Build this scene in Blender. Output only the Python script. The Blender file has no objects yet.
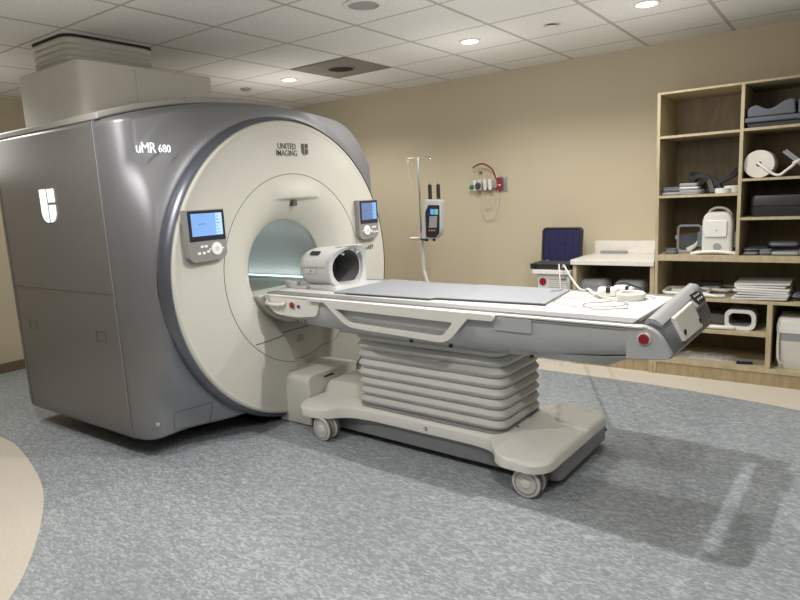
import bpy, bmesh, math, random
from mathutils import Vector, Matrix
random.seed(7)
COL = bpy.context.scene.collection
PI = math.pi
cos, sin = math.cos, math.sin

# ------------------------------------------------------------------ materials
def mat(name, col, rough=.5, metal=0.0, var=.06, scale=8.0, bump=0.0, bscale=200.0, emit=None, estr=0.0,
        coat=0.0, alpha=1.0, trans=0.0, ior=1.45, spec=.5):
    m = bpy.data.materials.new(name); m.use_nodes = True
    nt = m.node_tree; b = nt.nodes['Principled BSDF']; L = nt.links
    b.inputs['Roughness'].default_value = rough; b.inputs['Metallic'].default_value = metal
    b.inputs['Coat Weight'].default_value = coat
    b.inputs['Specular IOR Level'].default_value = spec
    b.inputs['IOR'].default_value = ior
    b.inputs['Alpha'].default_value = alpha; b.inputs['Transmission Weight'].default_value = trans
    tc = nt.nodes.new('ShaderNodeTexCoord')
    n = nt.nodes.new('ShaderNodeTexNoise'); n.inputs['Scale'].default_value = scale; n.inputs['Detail'].default_value = 4
    L.new(tc.outputs['Object'], n.inputs['Vector'])
    r = nt.nodes.new('ShaderNodeValToRGB')
    r.color_ramp.elements[0].position = .3; r.color_ramp.elements[1].position = .7
    r.color_ramp.elements[0].color = [c * (1 - var) for c in col[:3]] + [1]
    r.color_ramp.elements[1].color = [min(1, c * (1 + var)) for c in col[:3]] + [1]
    L.new(n.outputs['Fac'], r.inputs['Fac']); L.new(r.outputs['Color'], b.inputs['Base Color'])
    if bump:
        n2 = nt.nodes.new('ShaderNodeTexNoise'); n2.inputs['Scale'].default_value = bscale
        L.new(tc.outputs['Object'], n2.inputs['Vector'])
        bp = nt.nodes.new('ShaderNodeBump'); bp.inputs['Strength'].default_value = bump; bp.inputs['Distance'].default_value = .002
        L.new(n2.outputs['Fac'], bp.inputs['Height']); L.new(bp.outputs['Normal'], b.inputs['Normal'])
    if emit:
        b.inputs['Emission Color'].default_value = (*emit, 1); b.inputs['Emission Strength'].default_value = estr
    return m

def wood_mat(name, c1, c2):
    m = bpy.data.materials.new(name); m.use_nodes = True
    nt = m.node_tree; b = nt.nodes['Principled BSDF']; L = nt.links
    tc = nt.nodes.new('ShaderNodeTexCoord'); mp = nt.nodes.new('ShaderNodeMapping')
    mp.inputs['Scale'].default_value = (6, 18, 1.2)
    n = nt.nodes.new('ShaderNodeTexNoise'); n.inputs['Scale'].default_value = 5; n.inputs['Detail'].default_value = 6
    n.inputs['Distortion'].default_value = .6
    L.new(tc.outputs['Object'], mp.inputs['Vector']); L.new(mp.outputs['Vector'], n.inputs['Vector'])
    r = nt.nodes.new('ShaderNodeValToRGB')
    r.color_ramp.elements[0].position = .35; r.color_ramp.elements[1].position = .65
    r.color_ramp.elements[0].color = (*c1, 1); r.color_ramp.elements[1].color = (*c2, 1)
    L.new(n.outputs['Fac'], r.inputs['Fac']); L.new(r.outputs['Color'], b.inputs['Base Color'])
    b.inputs['Roughness'].default_value = .55
    return m

def floor_mat():
    m = bpy.data.materials.new('mottled_vinyl'); m.use_nodes = True
    nt = m.node_tree; b = nt.nodes['Principled BSDF']; L = nt.links
    tc = nt.nodes.new('ShaderNodeTexCoord')
    mp = nt.nodes.new('ShaderNodeMapping'); mp.inputs['Scale'].default_value = (1, 2.2, 1); mp.inputs['Rotation'].default_value = (0, 0, .5)
    L.new(tc.outputs['Object'], mp.inputs['Vector'])
    def noise(s, d, src):
        n = nt.nodes.new('ShaderNodeTexNoise'); n.inputs['Scale'].default_value = s; n.inputs['Detail'].default_value = d
        L.new(src, n.inputs['Vector']); return n.outputs['Fac']
    c = noise(150, 3, mp.outputs['Vector']); g = noise(1.1, 2, tc.outputs['Object']); a = noise(14, 3, mp.outputs['Vector'])
    nd = nt.nodes.new('ShaderNodeTexNoise'); nd.inputs['Scale'].default_value = 40; L.new(mp.outputs['Vector'], nd.inputs['Vector'])
    ad = nt.nodes.new('ShaderNodeVectorMath'); ad.operation = 'MULTIPLY_ADD'; ad.inputs[1].default_value = (.02, .02, .02)
    L.new(nd.outputs['Color'], ad.inputs[0]); L.new(mp.outputs['Vector'], ad.inputs[2])
    vo = nt.nodes.new('ShaderNodeTexVoronoi'); vo.inputs['Scale'].default_value = 62; L.new(ad.outputs[0], vo.inputs['Vector'])
    sc_ = nt.nodes.new('ShaderNodeSeparateColor'); L.new(vo.outputs['Color'], sc_.inputs[0])
    def ma(x, k, y):
        n = nt.nodes.new('ShaderNodeMath'); n.operation = 'MULTIPLY_ADD'; n.inputs[1].default_value = k; L.new(x, n.inputs[0])
        if isinstance(y, float): n.inputs[2].default_value = y
        else: L.new(y, n.inputs[2])
        return n.outputs[0]
    tot = ma(sc_.outputs[0], .40, ma(a, .40, ma(c, .25, ma(g, .25, -.15))))
    r = nt.nodes.new('ShaderNodeValToRGB'); e = r.color_ramp.elements
    e[0].position = .22; e[0].color = (.205, .230, .255, 1); e[1].position = .76; e[1].color = (.47, .505, .53, 1)
    x = e.new(.52); x.color = (.290, .320, .345, 1)
    L.new(tot, r.inputs['Fac']); L.new(r.outputs['Color'], b.inputs['Base Color'])
    b.inputs['Roughness'].default_value = .42
    bp = nt.nodes.new('ShaderNodeBump'); bp.inputs['Strength'].default_value = .12; bp.inputs['Distance'].default_value = .001
    L.new(c, bp.inputs['Height']); L.new(bp.outputs['Normal'], b.inputs['Normal'])
    return m

GX0, GY0, GP = -4.412, 5.0652, .6096
def ceiling_mat():
    m = bpy.data.materials.new('ceiling_tiles'); m.use_nodes = True
    nt = m.node_tree; b = nt.nodes['Principled BSDF']; L = nt.links
    tc = nt.nodes.new('ShaderNodeTexCoord'); sp = nt.nodes.new('ShaderNodeSeparateXYZ'); L.new(tc.outputs['Object'], sp.inputs[0])
    def M(op, a, bb=None):
        n = nt.nodes.new('ShaderNodeMath'); n.operation = op
        for i, v in enumerate((a, bb)):
            if v is None: continue
            if isinstance(v, (int, float)): n.inputs[i].default_value = v
            else: L.new(v, n.inputs[i])
        return n.outputs[0]
    ds = []
    for ax, o, w in ((0, GX0, .0125), (1, GY0, .0095)):
        t = M('DIVIDE', M('SUBTRACT', sp.outputs[ax], o), GP)
        f = M('ABSOLUTE', M('SUBTRACT', M('FRACT', M('ADD', t, .5)), .5))     # 0 on the grid line
        ds.append(M('LESS_THAN', M('MULTIPLY', f, GP), w))
    line = M('MAXIMUM', ds[0], ds[1])
    n = nt.nodes.new('ShaderNodeTexNoise'); n.inputs['Scale'].default_value = 70; n.inputs['Detail'].default_value = 5
    L.new(tc.outputs['Object'], n.inputs['Vector'])
    r = nt.nodes.new('ShaderNodeValToRGB'); r.color_ramp.elements[0].position = .35; r.color_ramp.elements[1].position = .6
    r.color_ramp.elements[0].color = (.66, .65, .62, 1); r.color_ramp.elements[1].color = (.76, .75, .72, 1)
    L.new(n.outputs['Fac'], r.inputs['Fac'])
    mix = nt.nodes.new('ShaderNodeMix'); mix.data_type = 'RGBA'
    L.new(line, mix.inputs['Factor']); L.new(r.outputs['Color'], mix.inputs[6]); mix.inputs[7].default_value = (.43, .41, .37, 1)
    L.new(mix.outputs[2], b.inputs['Base Color']); b.inputs['Roughness'].default_value = .9
    bp = nt.nodes.new('ShaderNodeBump'); bp.inputs['Strength'].default_value = .25; bp.inputs['Distance'].default_value = .002
    L.new(n.outputs['Fac'], bp.inputs['Height']); L.new(bp.outputs['Normal'], b.inputs['Normal'])
    return m

def brushed_mat(name, col, rough, metal):
    m = mat(name, col, rough, metal, var=.03, scale=3, bump=.05, bscale=500)
    return m

M = dict(
    wall=mat('wall_paint', (.50, .435, .315), .75, var=.015, scale=2, bump=.25, bscale=350),
    ceil=ceiling_mat(), floor=floor_mat(),
    beige=mat('beige_vinyl', (.62, .57, .49), .5, var=.05, scale=60),
    basebd=mat('brown_base', (.16, .115, .075), .6),
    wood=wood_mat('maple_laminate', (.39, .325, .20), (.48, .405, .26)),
    wood_shaded=wood_mat('maple_panel_shaded', (.17, .125, .065), (.22, .165, .09)),  # maple darkened to carry the shade inside the compartments
    kick_shaded=wood_mat('maple_kick_shaded', (.30, .235, .13), (.38, .305, .18)),  # shade of the recess put into the kick board's maple tone
    counter=mat('counter_laminate', (.72, .69, .64), .35, var=.05, scale=30),
    dish=mat('ivory_shell', (.60, .59, .535), .38, var=.01, coat=.15),
    ivory2=mat('ivory_recess', (.56, .55, .5), .4, var=.01),
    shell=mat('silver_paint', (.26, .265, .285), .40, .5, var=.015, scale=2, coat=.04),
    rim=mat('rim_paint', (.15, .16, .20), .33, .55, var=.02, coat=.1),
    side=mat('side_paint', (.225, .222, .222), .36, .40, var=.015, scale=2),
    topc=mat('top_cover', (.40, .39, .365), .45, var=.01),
    duct=mat('duct_cover', (.56, .54, .48), .5, var=.01),
    bellow_d=mat('duct_bellows', (.52, .50, .45), .6, var=.03),
    bore=mat('bore_liner', (.50, .53, .50), .4, var=.01),
    deck=mat('bore_deck', (.24, .26, .22), .5, var=.02),
    strip=mat('bore_light', (.8, .95, 1), .5, emit=(.72, .93, 1), estr=2.2),
    seam=mat('seam_line', (.12, .12, .11), .8),
    seam_l=mat('seam_light', (.38, .38, .37), .7),
    glow=mat('lit_logo', (1, 1, 1), .5, emit=(.85, .95, 1), estr=1.0),
    inkd=mat('dark_ink', (.10, .09, .08), .6),
    white=mat('white_plastic', (.74, .73, .69), .35, var=.01, coat=.1),
    white2=mat('warm_white_plastic', (.64, .63, .585), .42, var=.015),
    silver=mat('silver_plastic', (.47, .48, .49), .33, .2, var=.01),
    channel=mat('channel_grey', (.25, .255, .27), .4, .2),
    coilw=mat('coil_shell_grey', (.52, .53, .535), .38, var=.015, coat=.1),
    tabtop=mat('tabletop_white', (.62, .61, .58), .4, var=.02),
    cush_l2=mat('injector_grey', (.50, .50, .49), .4, var=.01),
    skirt=mat('skirt_grey', (.27, .28, .29), .4, .3),
    silverd=mat('dark_silver', (.20, .21, .225), .4, .35, var=.02),
    greyp=mat('grey_plastic', (.30, .305, .31), .45, var=.02),
    bel=mat('bellows_vinyl', (.56, .56, .54), .5, var=.02),
    pad=mat('pad_vinyl', (.28, .295, .33), .5, var=.03, scale=12, bump=.1, bscale=90),
    padedge=mat('pad_edge', (.06, .06, .065), .6),
    black=mat('black_plastic', (.02, .02, .022), .4),
    void=mat('dark_void', (.006, .006, .006), .9),
    rubber=mat('grey_rubber', (.12, .12, .12), .7),
    red=mat('red_button', (.25, .012, .018), .35, coat=.4),
    redhose=mat('red_hose', (.24, .025, .025), .45),
    green=mat('green_knob', (.02, .16, .10), .5),
    blue=mat('blue_sticker', (.05, .08, .22), .5),
    screen=mat('screen_glow', (.15, .3, .6), .25, emit=(.21, .37, .72), estr=.62),
    screen2=mat('screen_bar', (.3, .5, .8), .25, emit=(.45, .60, .85), estr=.62),
    screen_d=mat('screen_dim', (.1, .15, .3), .25, emit=(.13, .20, .36), estr=.45),
    bezel=mat('bezel', (.03, .03, .045), .25),
    panelg=mat('panel_grey', (.27, .265, .26), .45, var=.02),
    key=mat('key_white', (.75, .75, .73), .4, emit=(1, 1, 1), estr=.12),
    lens=mat('downlight_lens', (1, 1, 1), .5, emit=(1, .97, .90), estr=9),
    trimw=mat('trim_white', (.70, .69, .66), .5),
    taupe=mat('taupe_panel', (.21, .19, .155), .8, var=.12, scale=5),
    steel=mat('steel', (.62, .62, .63), .25, .9, var=.02),
    tint=mat('smoked_visor', (.10, .12, .14), .12, alpha=.72),
    foam=mat('charcoal_foam', (.05, .052, .06), .85, var=.08, bump=.3, bscale=150),
    cushion=mat('slate_cushion', (.115, .125, .15), .6, var=.04),
    cush_l=mat('light_grey_vinyl', (.29, .30, .32), .5, var=.03),
    paper=mat('white_paper', (.74, .70, .66), .8, var=.02),
    linen=mat('folded_linen', (.58, .57, .56), .85, var=.05, bump=.4, bscale=60),
    navy=mat('navy_liner', (.008, .007, .055), .5, var=.1),
    tape=mat('white_tape', (.62, .62, .60), .6),
    cable=mat('white_cable', (.74, .73, .70), .4),
    tube=mat('clear_tube', (.60, .58, .54), .2, alpha=.6),
    clear=mat('clear_bag', (.65, .63, .6), .2, alpha=.35),
    cyan=mat('lcd_cyan', (.1, .3, .5), .3, emit=(.10, .25, .8), estr=.6),
    lcdg=mat('lcd_green', (.1, .3, .2), .3, emit=(.15, .6, .5), estr=.5),
    orange=mat('orange_key', (.6, .2, .03), .5),
    label=mat('paper_label', (.62, .62, .60), .7),
)

# ------------------------------------------------------------------ mesh helpers
class MB:
    def __init__(s): s.v = []; s.f = []; s.m = []; s.cur = 0
    def add(s, vs, fs):
        o = len(s.v); s.v += [tuple(v) for v in vs]; s.f += [tuple(i + o for i in f) for f in fs]; s.m += [s.cur] * len(fs); return s
    def box(s, x0, x1, y0, y1, z0, z1):
        v = [(x, y, z) for z in (z0, z1) for y in (y0, y1) for x in (x0, x1)]
        return s.add(v, [(0, 2, 3, 1), (4, 5, 7, 6), (0, 1, 5, 4), (2, 6, 7, 3), (0, 4, 6, 2), (1, 3, 7, 5)])
    def loft(s, rings, caps=True, closed=True):
        n = len(rings[0]); vs = [p for r in rings for p in r]; fs = []
        for k in range(len(rings) - 1):
            for i in range(n if closed else n - 1):
                j = (i + 1) % n
                fs.append((k * n + i, k * n + j, (k + 1) * n + j, (k + 1) * n + i))
        if caps:
            fs.append(tuple(range(n - 1, -1, -1))); fs.append(tuple((len(rings) - 1) * n + i for i in range(n)))
        return s.add(vs, fs)
    def prism(s, poly, lo, hi, axis='z'):
        def P(p, h):
            return {'z': (p[0], p[1], h), 'y': (p[0], h, p[1]), 'x': (h, p[0], p[1])}[axis]
        return s.loft([[P(p, lo) for p in poly], [P(p, hi) for p in poly]])
    def cyl(s, c, r, h, axis='z', n=32, r2=None):
        r2 = r if r2 is None else r2
        def P(a, rr, t):
            x, y = rr * cos(a), rr * sin(a)
            return {'z': (c[0] + x, c[1] + y, c[2] + t), 'y': (c[0] + x, c[1] + t, c[2] + y), 'x': (c[0] + t, c[1] + x, c[2] + y)}[axis]
        return s.loft([[P(2 * PI * i / n, rr, t) for i in range(n)] for rr, t in ((r, -h / 2), (r2, h / 2))])
    def lathe(s, c, prof, axis='z', n=40, caps=False):
        def P(a, rr, t):
            x, y = rr * cos(a), rr * sin(a)
            return {'z': (c[0] + x, c[1] + y, c[2] + t), 'y': (c[0] + x, c[1] + t, c[2] + y), 'x': (c[0] + t, c[1] + x, c[2] + y)}[axis]
        return s.loft([[P(2 * PI * i / n, rr, t) for i in range(n)] for rr, t in prof], caps=caps)
    def tube(s, pts, r, n=8, closed=False):
        pts = [Vector(p) for p in pts]; N = len(pts); rings = []
        up = Vector((0, 0, 1)); prev = None
        for i, p in enumerate(pts):
            a = pts[(i - 1) % N] if (i or closed) else p; b = pts[(i + 1) % N] if (i < N - 1 or closed) else p
            t = (b - a).normalized()
            if prev is None:
                q = t.cross(up) if abs(t.z) < .9 else t.cross(Vector((1, 0, 0)))
            else: q = prev - t * prev.dot(t)
            q.normalize(); prev = q; w = t.cross(q)
            rr = r[i] if isinstance(r, (list, tuple)) else r
            rings.append([tuple(p + q * (rr * cos(2 * PI * k / n)) + w * (rr * sin(2 * PI * k / n))) for k in range(n)])
        if closed: rings.append(rings[0]); return s.loft(rings, caps=False)
        return s.loft(rings)
    def ball(s, c, r, n=16, m=10, sc=(1, 1, 1)):
        rings = []
        for j in range(m + 1):
            a = -PI / 2 + PI * j / m; a = max(-PI / 2 + .02, min(PI / 2 - .02, a))
            rings.append([(c[0] + r * sc[0] * cos(a) * cos(2 * PI * i / n), c[1] + r * sc[1] * cos(a) * sin(2 * PI * i / n), c[2] + r * sc[2] * sin(a)) for i in range(n)])
        return s.loft(rings)
    def build(s, name, m, parent=None, bev=0, seg=2, ang=35, sub=0, mats=None, loc=None, rot=None):
        me = bpy.data.meshes.new(name); me.from_pydata(s.v, [], s.f)
        bm = bmesh.new(); bm.from_mesh(me); bmesh.ops.recalc_face_normals(bm, faces=bm.faces); bm.to_mesh(me); bm.free()
        for x in (mats or [m]): me.materials.append(x)
        for p, k in zip(me.polygons, s.m): p.material_index = k; p.use_smooth = True
        if not bev: me.set_sharp_from_angle(angle=math.radians(ang))
        o = bpy.data.objects.new(name, me); COL.objects.link(o)
        if parent: o.parent = parent
        if loc: o.location = loc
        if rot: o.rotation_euler = rot
        if bev:
            b = o.modifiers.new('bevel', 'BEVEL'); b.width = bev; b.segments = seg; b.limit_method = 'ANGLE'; b.angle_limit = math.radians(30)
            b.harden_normals = True
        if sub:
            b = o.modifiers.new('sub', 'SUBSURF'); b.levels = sub; b.render_levels = sub
        return o

def rrect(x0, x1, y0, y1, r, n=6):
    out = []
    for cx, cy, a in ((x1 - r, y1 - r, 0), (x0 + r, y1 - r, PI / 2), (x0 + r, y0 + r, PI), (x1 - r, y0 + r, 1.5 * PI)):
        for k in range(n + 1):
            t = a + PI / 2 * k / n; out.append((cx + r * cos(t), cy + r * sin(t)))
    return out
def rpoly(pts, rs, n=5):
    """polygon with rounded corners"""
    out = []; N = len(pts)
    for i, p in enumerate(pts):
        r = rs[i] if isinstance(rs, (list, tuple)) else rs
        p = Vector(p); a = Vector(pts[i - 1]) - p; b = Vector(pts[(i + 1) % N]) - p
        if r <= 0: out.append(tuple(p)); continue
        d = min(r, a.length * .48, b.length * .48)
        A = p + a.normalized() * d; B = p + b.normalized() * d
        for k in range(n + 1):
            t = k / n; out.append(tuple(A * (1 - t) ** 2 + p * 2 * t * (1 - t) + B * t * t))
    return out
def spline(pts, n=8):
    P = [Vector(p) for p in pts]; out = []
    for i in range(len(P) - 1):
        a = P[max(i - 1, 0)]; b = P[i]; c = P[i + 1]; d = P[min(i + 2, len(P) - 1)]
        for k in range(n):
            t = k / n
            out.append(.5 * ((2 * b) + (c - a) * t + (2 * a - 5 * b + 4 * c - d) * t * t + (3 * b - a - 3 * c + d) * t ** 3))
    out.append(P[-1]); return out

def tag(o, label, cat, group=None, kind=None):
    o['label'] = label; o['category'] = cat
    if group: o['group'] = group
    if kind: o['kind'] = kind
    return o
def thing(name, label, cat, loc=(0, 0, 0), rz=0, group=None):
    o = bpy.data.objects.new(name, None); COL.objects.link(o); o.location = loc; o.rotation_euler = (0, 0, rz)
    o.empty_display_size = .1
    return tag(o, label, cat, group)
def struct(o): o['kind'] = 'structure'; return o
def copy_tree(o, parent=None):
    c = o.copy(); COL.objects.link(c)
    if parent: c.parent = parent
    for ch in list(o.children): copy_tree(ch, c)
    return c
def text(name, body, size, m, parent, loc, rot, ext=.001, bold=0.0, shear=0.0, space=1.0, sx=1.0):
    cu = bpy.data.curves.new(name + '_c', 'FONT'); cu.body = body; cu.size = size; cu.extrude = ext; cu.offset = bold
    cu.shear = shear; cu.space_character = space; cu.resolution_u = 3
    t = bpy.data.objects.new(name + '_c', cu); COL.objects.link(t)
    dg = bpy.context.evaluated_depsgraph_get(); dg.update()
    me = bpy.data.meshes.new_from_object(t.evaluated_get(dg)); me.name = name
    COL.objects.unlink(t); bpy.data.objects.remove(t)
    me.materials.clear(); me.materials.append(m)
    o = bpy.data.objects.new(name, me); COL.objects.link(o)
    if parent: o.parent = parent
    o.location = loc; o.rotation_euler = rot; o.scale = (sx, 1, 1)
    return o
FX = (PI / 2, 0, PI / 2)     # text facing +X, reading along +Y
FY = (PI / 2, 0, 0)          # text facing -Y, reading along +X

# ------------------------------------------------------------------ camera
f_px, yaw, pitch, roll = 620.1184, -.6284, -.1674, -.0521
fw = Vector((sin(yaw) * cos(pitch), cos(yaw) * cos(pitch), sin(pitch)))
r0 = Vector((cos(yaw), -sin(yaw), 0)); u0 = r0.cross(fw)
rt = r0 * cos(roll) + u0 * sin(roll); up = -r0 * sin(roll) + u0 * cos(roll)
cam = bpy.data.cameras.new('camera'); cam.sensor_width = 36; cam.lens = 36 * f_px / 800; cam.clip_start = .02
co = bpy.data.objects.new('camera', cam); COL.objects.link(co)
mw = Matrix((rt, up, -fw)).transposed().to_4x4(); mw.translation = (0, 0, 1.45); co.matrix_world = mw
bpy.context.scene.camera = co

# ------------------------------------------------------------------ room shell
XL, XR, YF, YB, HC = -6.34, 2.6, -2.6, 5.397, 2.515
fl = MB()
def quadgrid(poly, z): fl.add([(x, y, z) for x, y in poly], [tuple(range(len(poly)))])
quadgrid([(XL, YF), (XR, YF), (XR, YB), (XL, YB)], 0)
fl.cur = 1
strip = [tuple(p)[:2] for p in spline([(-6.34, 4.62, 0), (-4.5, 4.62, 0), (-3, 4.61, 0), (-1.918, 4.577, 0), (-1.173, 4.556, 0), (-.636, 4.496, 0), (-.175, 4.405, 0), (.5, 4.2, 0), (1.3, 3.8, 0), (2.0, 3.2, 0), (2.6, 2.4, 0)], 6)]
quadgrid(strip + [(XR, YB), (XL, YB)], .0012)
arc = [tuple(p)[:2] for p in spline([(-6.34, .9, 0), (-5.7, 1.35, 0), (-5.0, 1.56, 0), (-4.489, 1.60, 0), (-4.134, 1.565, 0), (-3.552, 1.417, 0), (-3.17, 1.257, 0), (-2.751, 1.01, 0), (-2.50, .80, 0), (-2.3, .5, 0), (-2.2, .1, 0), (-2.25, -.4, 0), (-2.5, -.9, 0)], 6)]
quadgrid(arc + [(-4, -2.0), (-6.34, -2.2)], .0012)
struct(fl.build('floor', None, mats=[M['floor'], M['beige']]))
struct(MB().box(XL, XR, YF, YB, HC, HC + .1).build('ceiling', M['ceil']))
struct(MB().box(XL, XR, YB, YB + .12, 0, HC).build('wall_back', M['wall']))
struct(MB().box(XL - .12, XL, YF, YB, 0, HC).build('wall_left', M['wall']))
struct(MB().box(XR, XR + .12, YF, YB, 0, HC).build('wall_right', M['wall']))
struct(MB().box(XL, XR, YF - .12, YF, 0, HC).build('wall_front', M['wall']))
struct(MB().box(XL, XL + .012, YF, YB - .012, 0, .09).build('baseboard_left', M['basebd']))
struct(MB().box(XL, -1.81, YB - .012, YB, 0, .09).build('baseboard_back', M['basebd']))

def tx(i): return GX0 + GP * i
def ty(j): return GY0 + GP * j
# downlights ---------------------------------------------------------------
FILLK = .145
def downlight(i, j, label, power, at=None, first=[None]):
    x, y = at or (tx(i), ty(j))
    if first[0] is None:
        t = thing('ceiling_downlight', label, 'ceiling light', (x, y, HC), group='recessed downlights')
        MB().lathe((0, 0, 0), [(.078, .0), (.078, -.006), (.062, -.009), (.060, -.002), (.060, 0)], n=36).build('trim_ring', M['trimw'], t)
        MB().cyl((0, 0, -.003), .060, .004, n=32).build('lens', M['lens'], t)
        first[0] = t
    else:
        t = copy_tree(first[0]); t.location = (x, y, HC); t['label'] = label
    l = bpy.data.lights.new('lamp', 'SPOT'); l.energy = power; l.spot_size = math.radians(150); l.spot_blend = .55
    l.shadow_soft_size = .024; l.color = (1, .965, .91)
    lo = bpy.data.objects.new('lamp', l); COL.objects.link(lo); lo.location = (x, y, HC - .03)
    l = bpy.data.lights.new('lamp', 'POINT'); l.energy = power * FILLK; l.shadow_soft_size = .25; l.specular_factor = .15; l.color = (1, .97, .92)  # added ambient fill below each fitting, not a fixture of its own
    lo = bpy.data.objects.new('lamp', l); COL.objects.link(lo); lo.location = (x, y, HC - .55)
    return t
downlight(3.5, -1.5, 'small round downlight glowing in the ceiling right of the dark open tile', 50)
downlight(.5, -1.5, 'small round downlight glowing in the ceiling above the scanner', 62)
downlight(5.5, -1.5, 'round downlight glowing in the ceiling nearest the tall wooden shelves', 36)
downlight(5.5, -3.5, 'round downlight above the foot end of the patient table', 115, at=(-1.2, 2.75))
downlight(2.5, -6.5, 'round downlight above the floor in front of the grey scanner side', 70)
downlight(6.5, -6.5, 'round downlight near the middle of the room', 75)
downlight(-1.5, -5.5, 'round downlight above the left floor area', 55)
downlight(9.5, -3.5, 'round downlight beyond the shelves', 14)

# ceiling fittings -----------------------------------------------------------
t = thing('ceiling_speaker', 'round grey grille speaker in the ceiling near the top edge', 'speaker', (tx(3.5), ty(-3.5), HC))
MB().lathe((0, 0, 0), [(.115, 0), (.115, -.006), (.09, -.010), (.088, -.003)], n=40).build('speaker_rim', M['trimw'], t)
MB().cyl((0, 0, -.004), .088, .004, n=40).build('speaker_grille', M['greyp'], t)
t = thing('smoke_detector', 'small flat white detector disc in the ceiling above the scanner top', 'detector', (-4.685, 4.155, HC))
MB().lathe((0, 0, 0), [(.05, 0), (.05, -.012), (.035, -.02), (.001, -.02)], n=28).build('detector_body', M['panelg'], t)
t = thing('sprinkler_cover', 'thin white sprinkler cover disc hanging at ceiling tile above the back wall', 'sprinkler', (-1.68, 4.185, HC))
MB().lathe((0, 0, 0), [(.05, -.012), (.05, -.016), (.001, -.017)], n=28).build('cover_plate', M['trimw'], t)
MB().lathe((0, 0, 0), [(.022, 0), (.022, -.013)], n=20).build('sprinkler_neck', M['seam'], t)
t = thing('ceiling_access_panel', 'dark taupe ceiling panel with a round black hole', 'ceiling panel', (tx(1.5), ty(-1.5), HC))
pp = MB().box(-.297, .297, -.297, .297, -.006, .0).build('panel', M['taupe'], t)
MB().lathe((0, 0, 0), [(.125, -.006), (.125, -.010), (.108, -.011), (.106, -.0065)], n=36).build('hole_ring', M['taupe'], t)
MB().cyl((0, 0, -.0068), .106, .002, n=36).build('hole', M['void'], t)

# ------------------------------------------------------------------ SCANNER
YC, ZC = 2.934, .999
sc = thing('mri_scanner', 'large grey and ivory scanner gantry with round bore and lit logos', 'mri scanner', (-3.8, YC, 0))
SO = Vector((-3.8, YC, 0))
def S(mb): mb.v = [(x - SO[0], y - SO[1], z - SO[2]) for x, y, z in mb.v]; return mb
def smooth(a, b, x):
    t = max(0, min(1, (x - a) / (b - a))); return t * t * (3 - 2 * t)
XD = -2.95
# outline of the body in YZ (half width 1.064)
def outline(inset=0.0, n=480, lift=0.0):
    hw = 1.064 - inset; zb = .10 + inset; zt = 2.098 - inset + lift; zs = 1.937 - inset + lift
    pts = []
    top = []
    for k in range(41):
        y = -hw + 2 * hw * k / 40
        top.append((YC + y, zs + (zt - zs) * (1 - (abs(y) / hw) ** 2.0) - .42 * max(0, (y - .55) / .514) ** 2.6))
    poly = [(YC - hw, zb)] + top + [(YC + hw, zb)]
    dense = rpoly([p for p in poly if not (p[0] > YC + .86 and p[1] > 1.5)] [:-1] + [(YC + .90, 1.93), (YC + hw, 1.76), (YC + hw, zb)], 0, n=5) if False else rpoly(poly, [.05, .06] + [0] * 39 + [.06, .05], n=5)
    # resample by angle about the centre so that sections match
    out = []
    N = len(dense)
    for i in range(n):
        a = 2 * PI * i / n; d = Vector((cos(a), sin(a))); best = None
        for k in range(N):
            p = Vector(dense[k]) - Vector((YC, ZC)); q = Vector(dense[(k + 1) % N]) - Vector((YC, ZC))
            e = q - p; den = d.x * e.y - d.y * e.x
            if abs(den) < 1e-9: continue
            tt = (p.x * e.y - p.y * e.x) / den; s_ = (p.x * d.y - p.y * d.x) / den
            if tt > 0 and -1e-6 <= s_ <= 1 + 1e-6: best = max(best or 0, tt)
        out.append(best)
    return out
NT = 480
O0 = outline(0)
def ring_pts(rad, x):
    return [(x[i] if isinstance(x, list) else x, YC + (rad[i] if isinstance(rad, list) else rad) * cos(2 * PI * i / NT), ZC + (rad[i] if isinstance(rad, list) else rad) * sin(2 * PI * i / NT)) for i in range(NT)]
def mixr(a, b, t): return [a[i] * (1 - t) + b * t for i in range(NT)]
RB = .984
RC = [min(O0[i] - .022, 1.088) for i in range(NT)]
RC = [max(RC[i], RB + .004) for i in range(NT)]
OE = [max(O0[i], RB + .010) for i in range(NT)]
SH = []                                             # (radii, x) sections of the front shell
XS0 = XD - .41
def front_x(i, r):
    """front face: scooped back beside the ring on the open side, rounded over at the outline"""
    a = 2 * PI * i / NT; y, z = YC + r * cos(a), ZC + r * sin(a)
    w = 1 - smooth(-.25, .45, cos(a))
    xf = XD - .085 - .120 * w * smooth(0, .24, r - RB) - .02 * (1 - w) * smooth(0, .1, r - RB)
    hw_ = 1.064; top_ = 1.937 + .161 * (1 - min(1, abs(y - YC) / hw_) ** 2) - .42 * max(0, (y - YC - .55) / .514) ** 2.6
    qs = max(0, 1 - (hw_ - abs(y - YC)) / .125); qt = max(0, 1 - (top_ - z) / .05); qb = max(0, 1 - (z - .10) / .05)
    qo = max(0, 1 - (OE[i] - r) / .03)
    q_ = min(1, (qs ** 5 + qt ** 5 + qb ** 5 + qo ** 5) ** .2)
    return xf - (xf - XS0) * (1 - math.sqrt(max(0, 1 - q_ ** 2.1)))
for k in range(91):
    t_ = 1 - (1 - k / 90) ** 1.8
    rr = [RB + (OE[i] - RB) * t_ for i in range(NT)]
    SH.append((rr, [front_x(i, rr[i]) for i in range(NT)]))
rings = [ring_pts(r_, x_) for r_, x_ in SH]
S(MB().loft(rings, caps=False)).build('front_shell', M['shell'], sc, ang=60)
S(MB().loft([ring_pts(.962, XD - .010), ring_pts(.968, XD - .014), ring_pts(.983, XD - .040), ring_pts(.986, XD - .055), ring_pts(.986, XD - .095)], caps=False)).build('ring_band', M['rim'], sc, ang=60)
Ob = OE
XS = XD - .41
side = MB().loft([ring_pts(Ob, XS - .004), ring_pts(Ob, -4.635)], caps=False)
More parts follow.
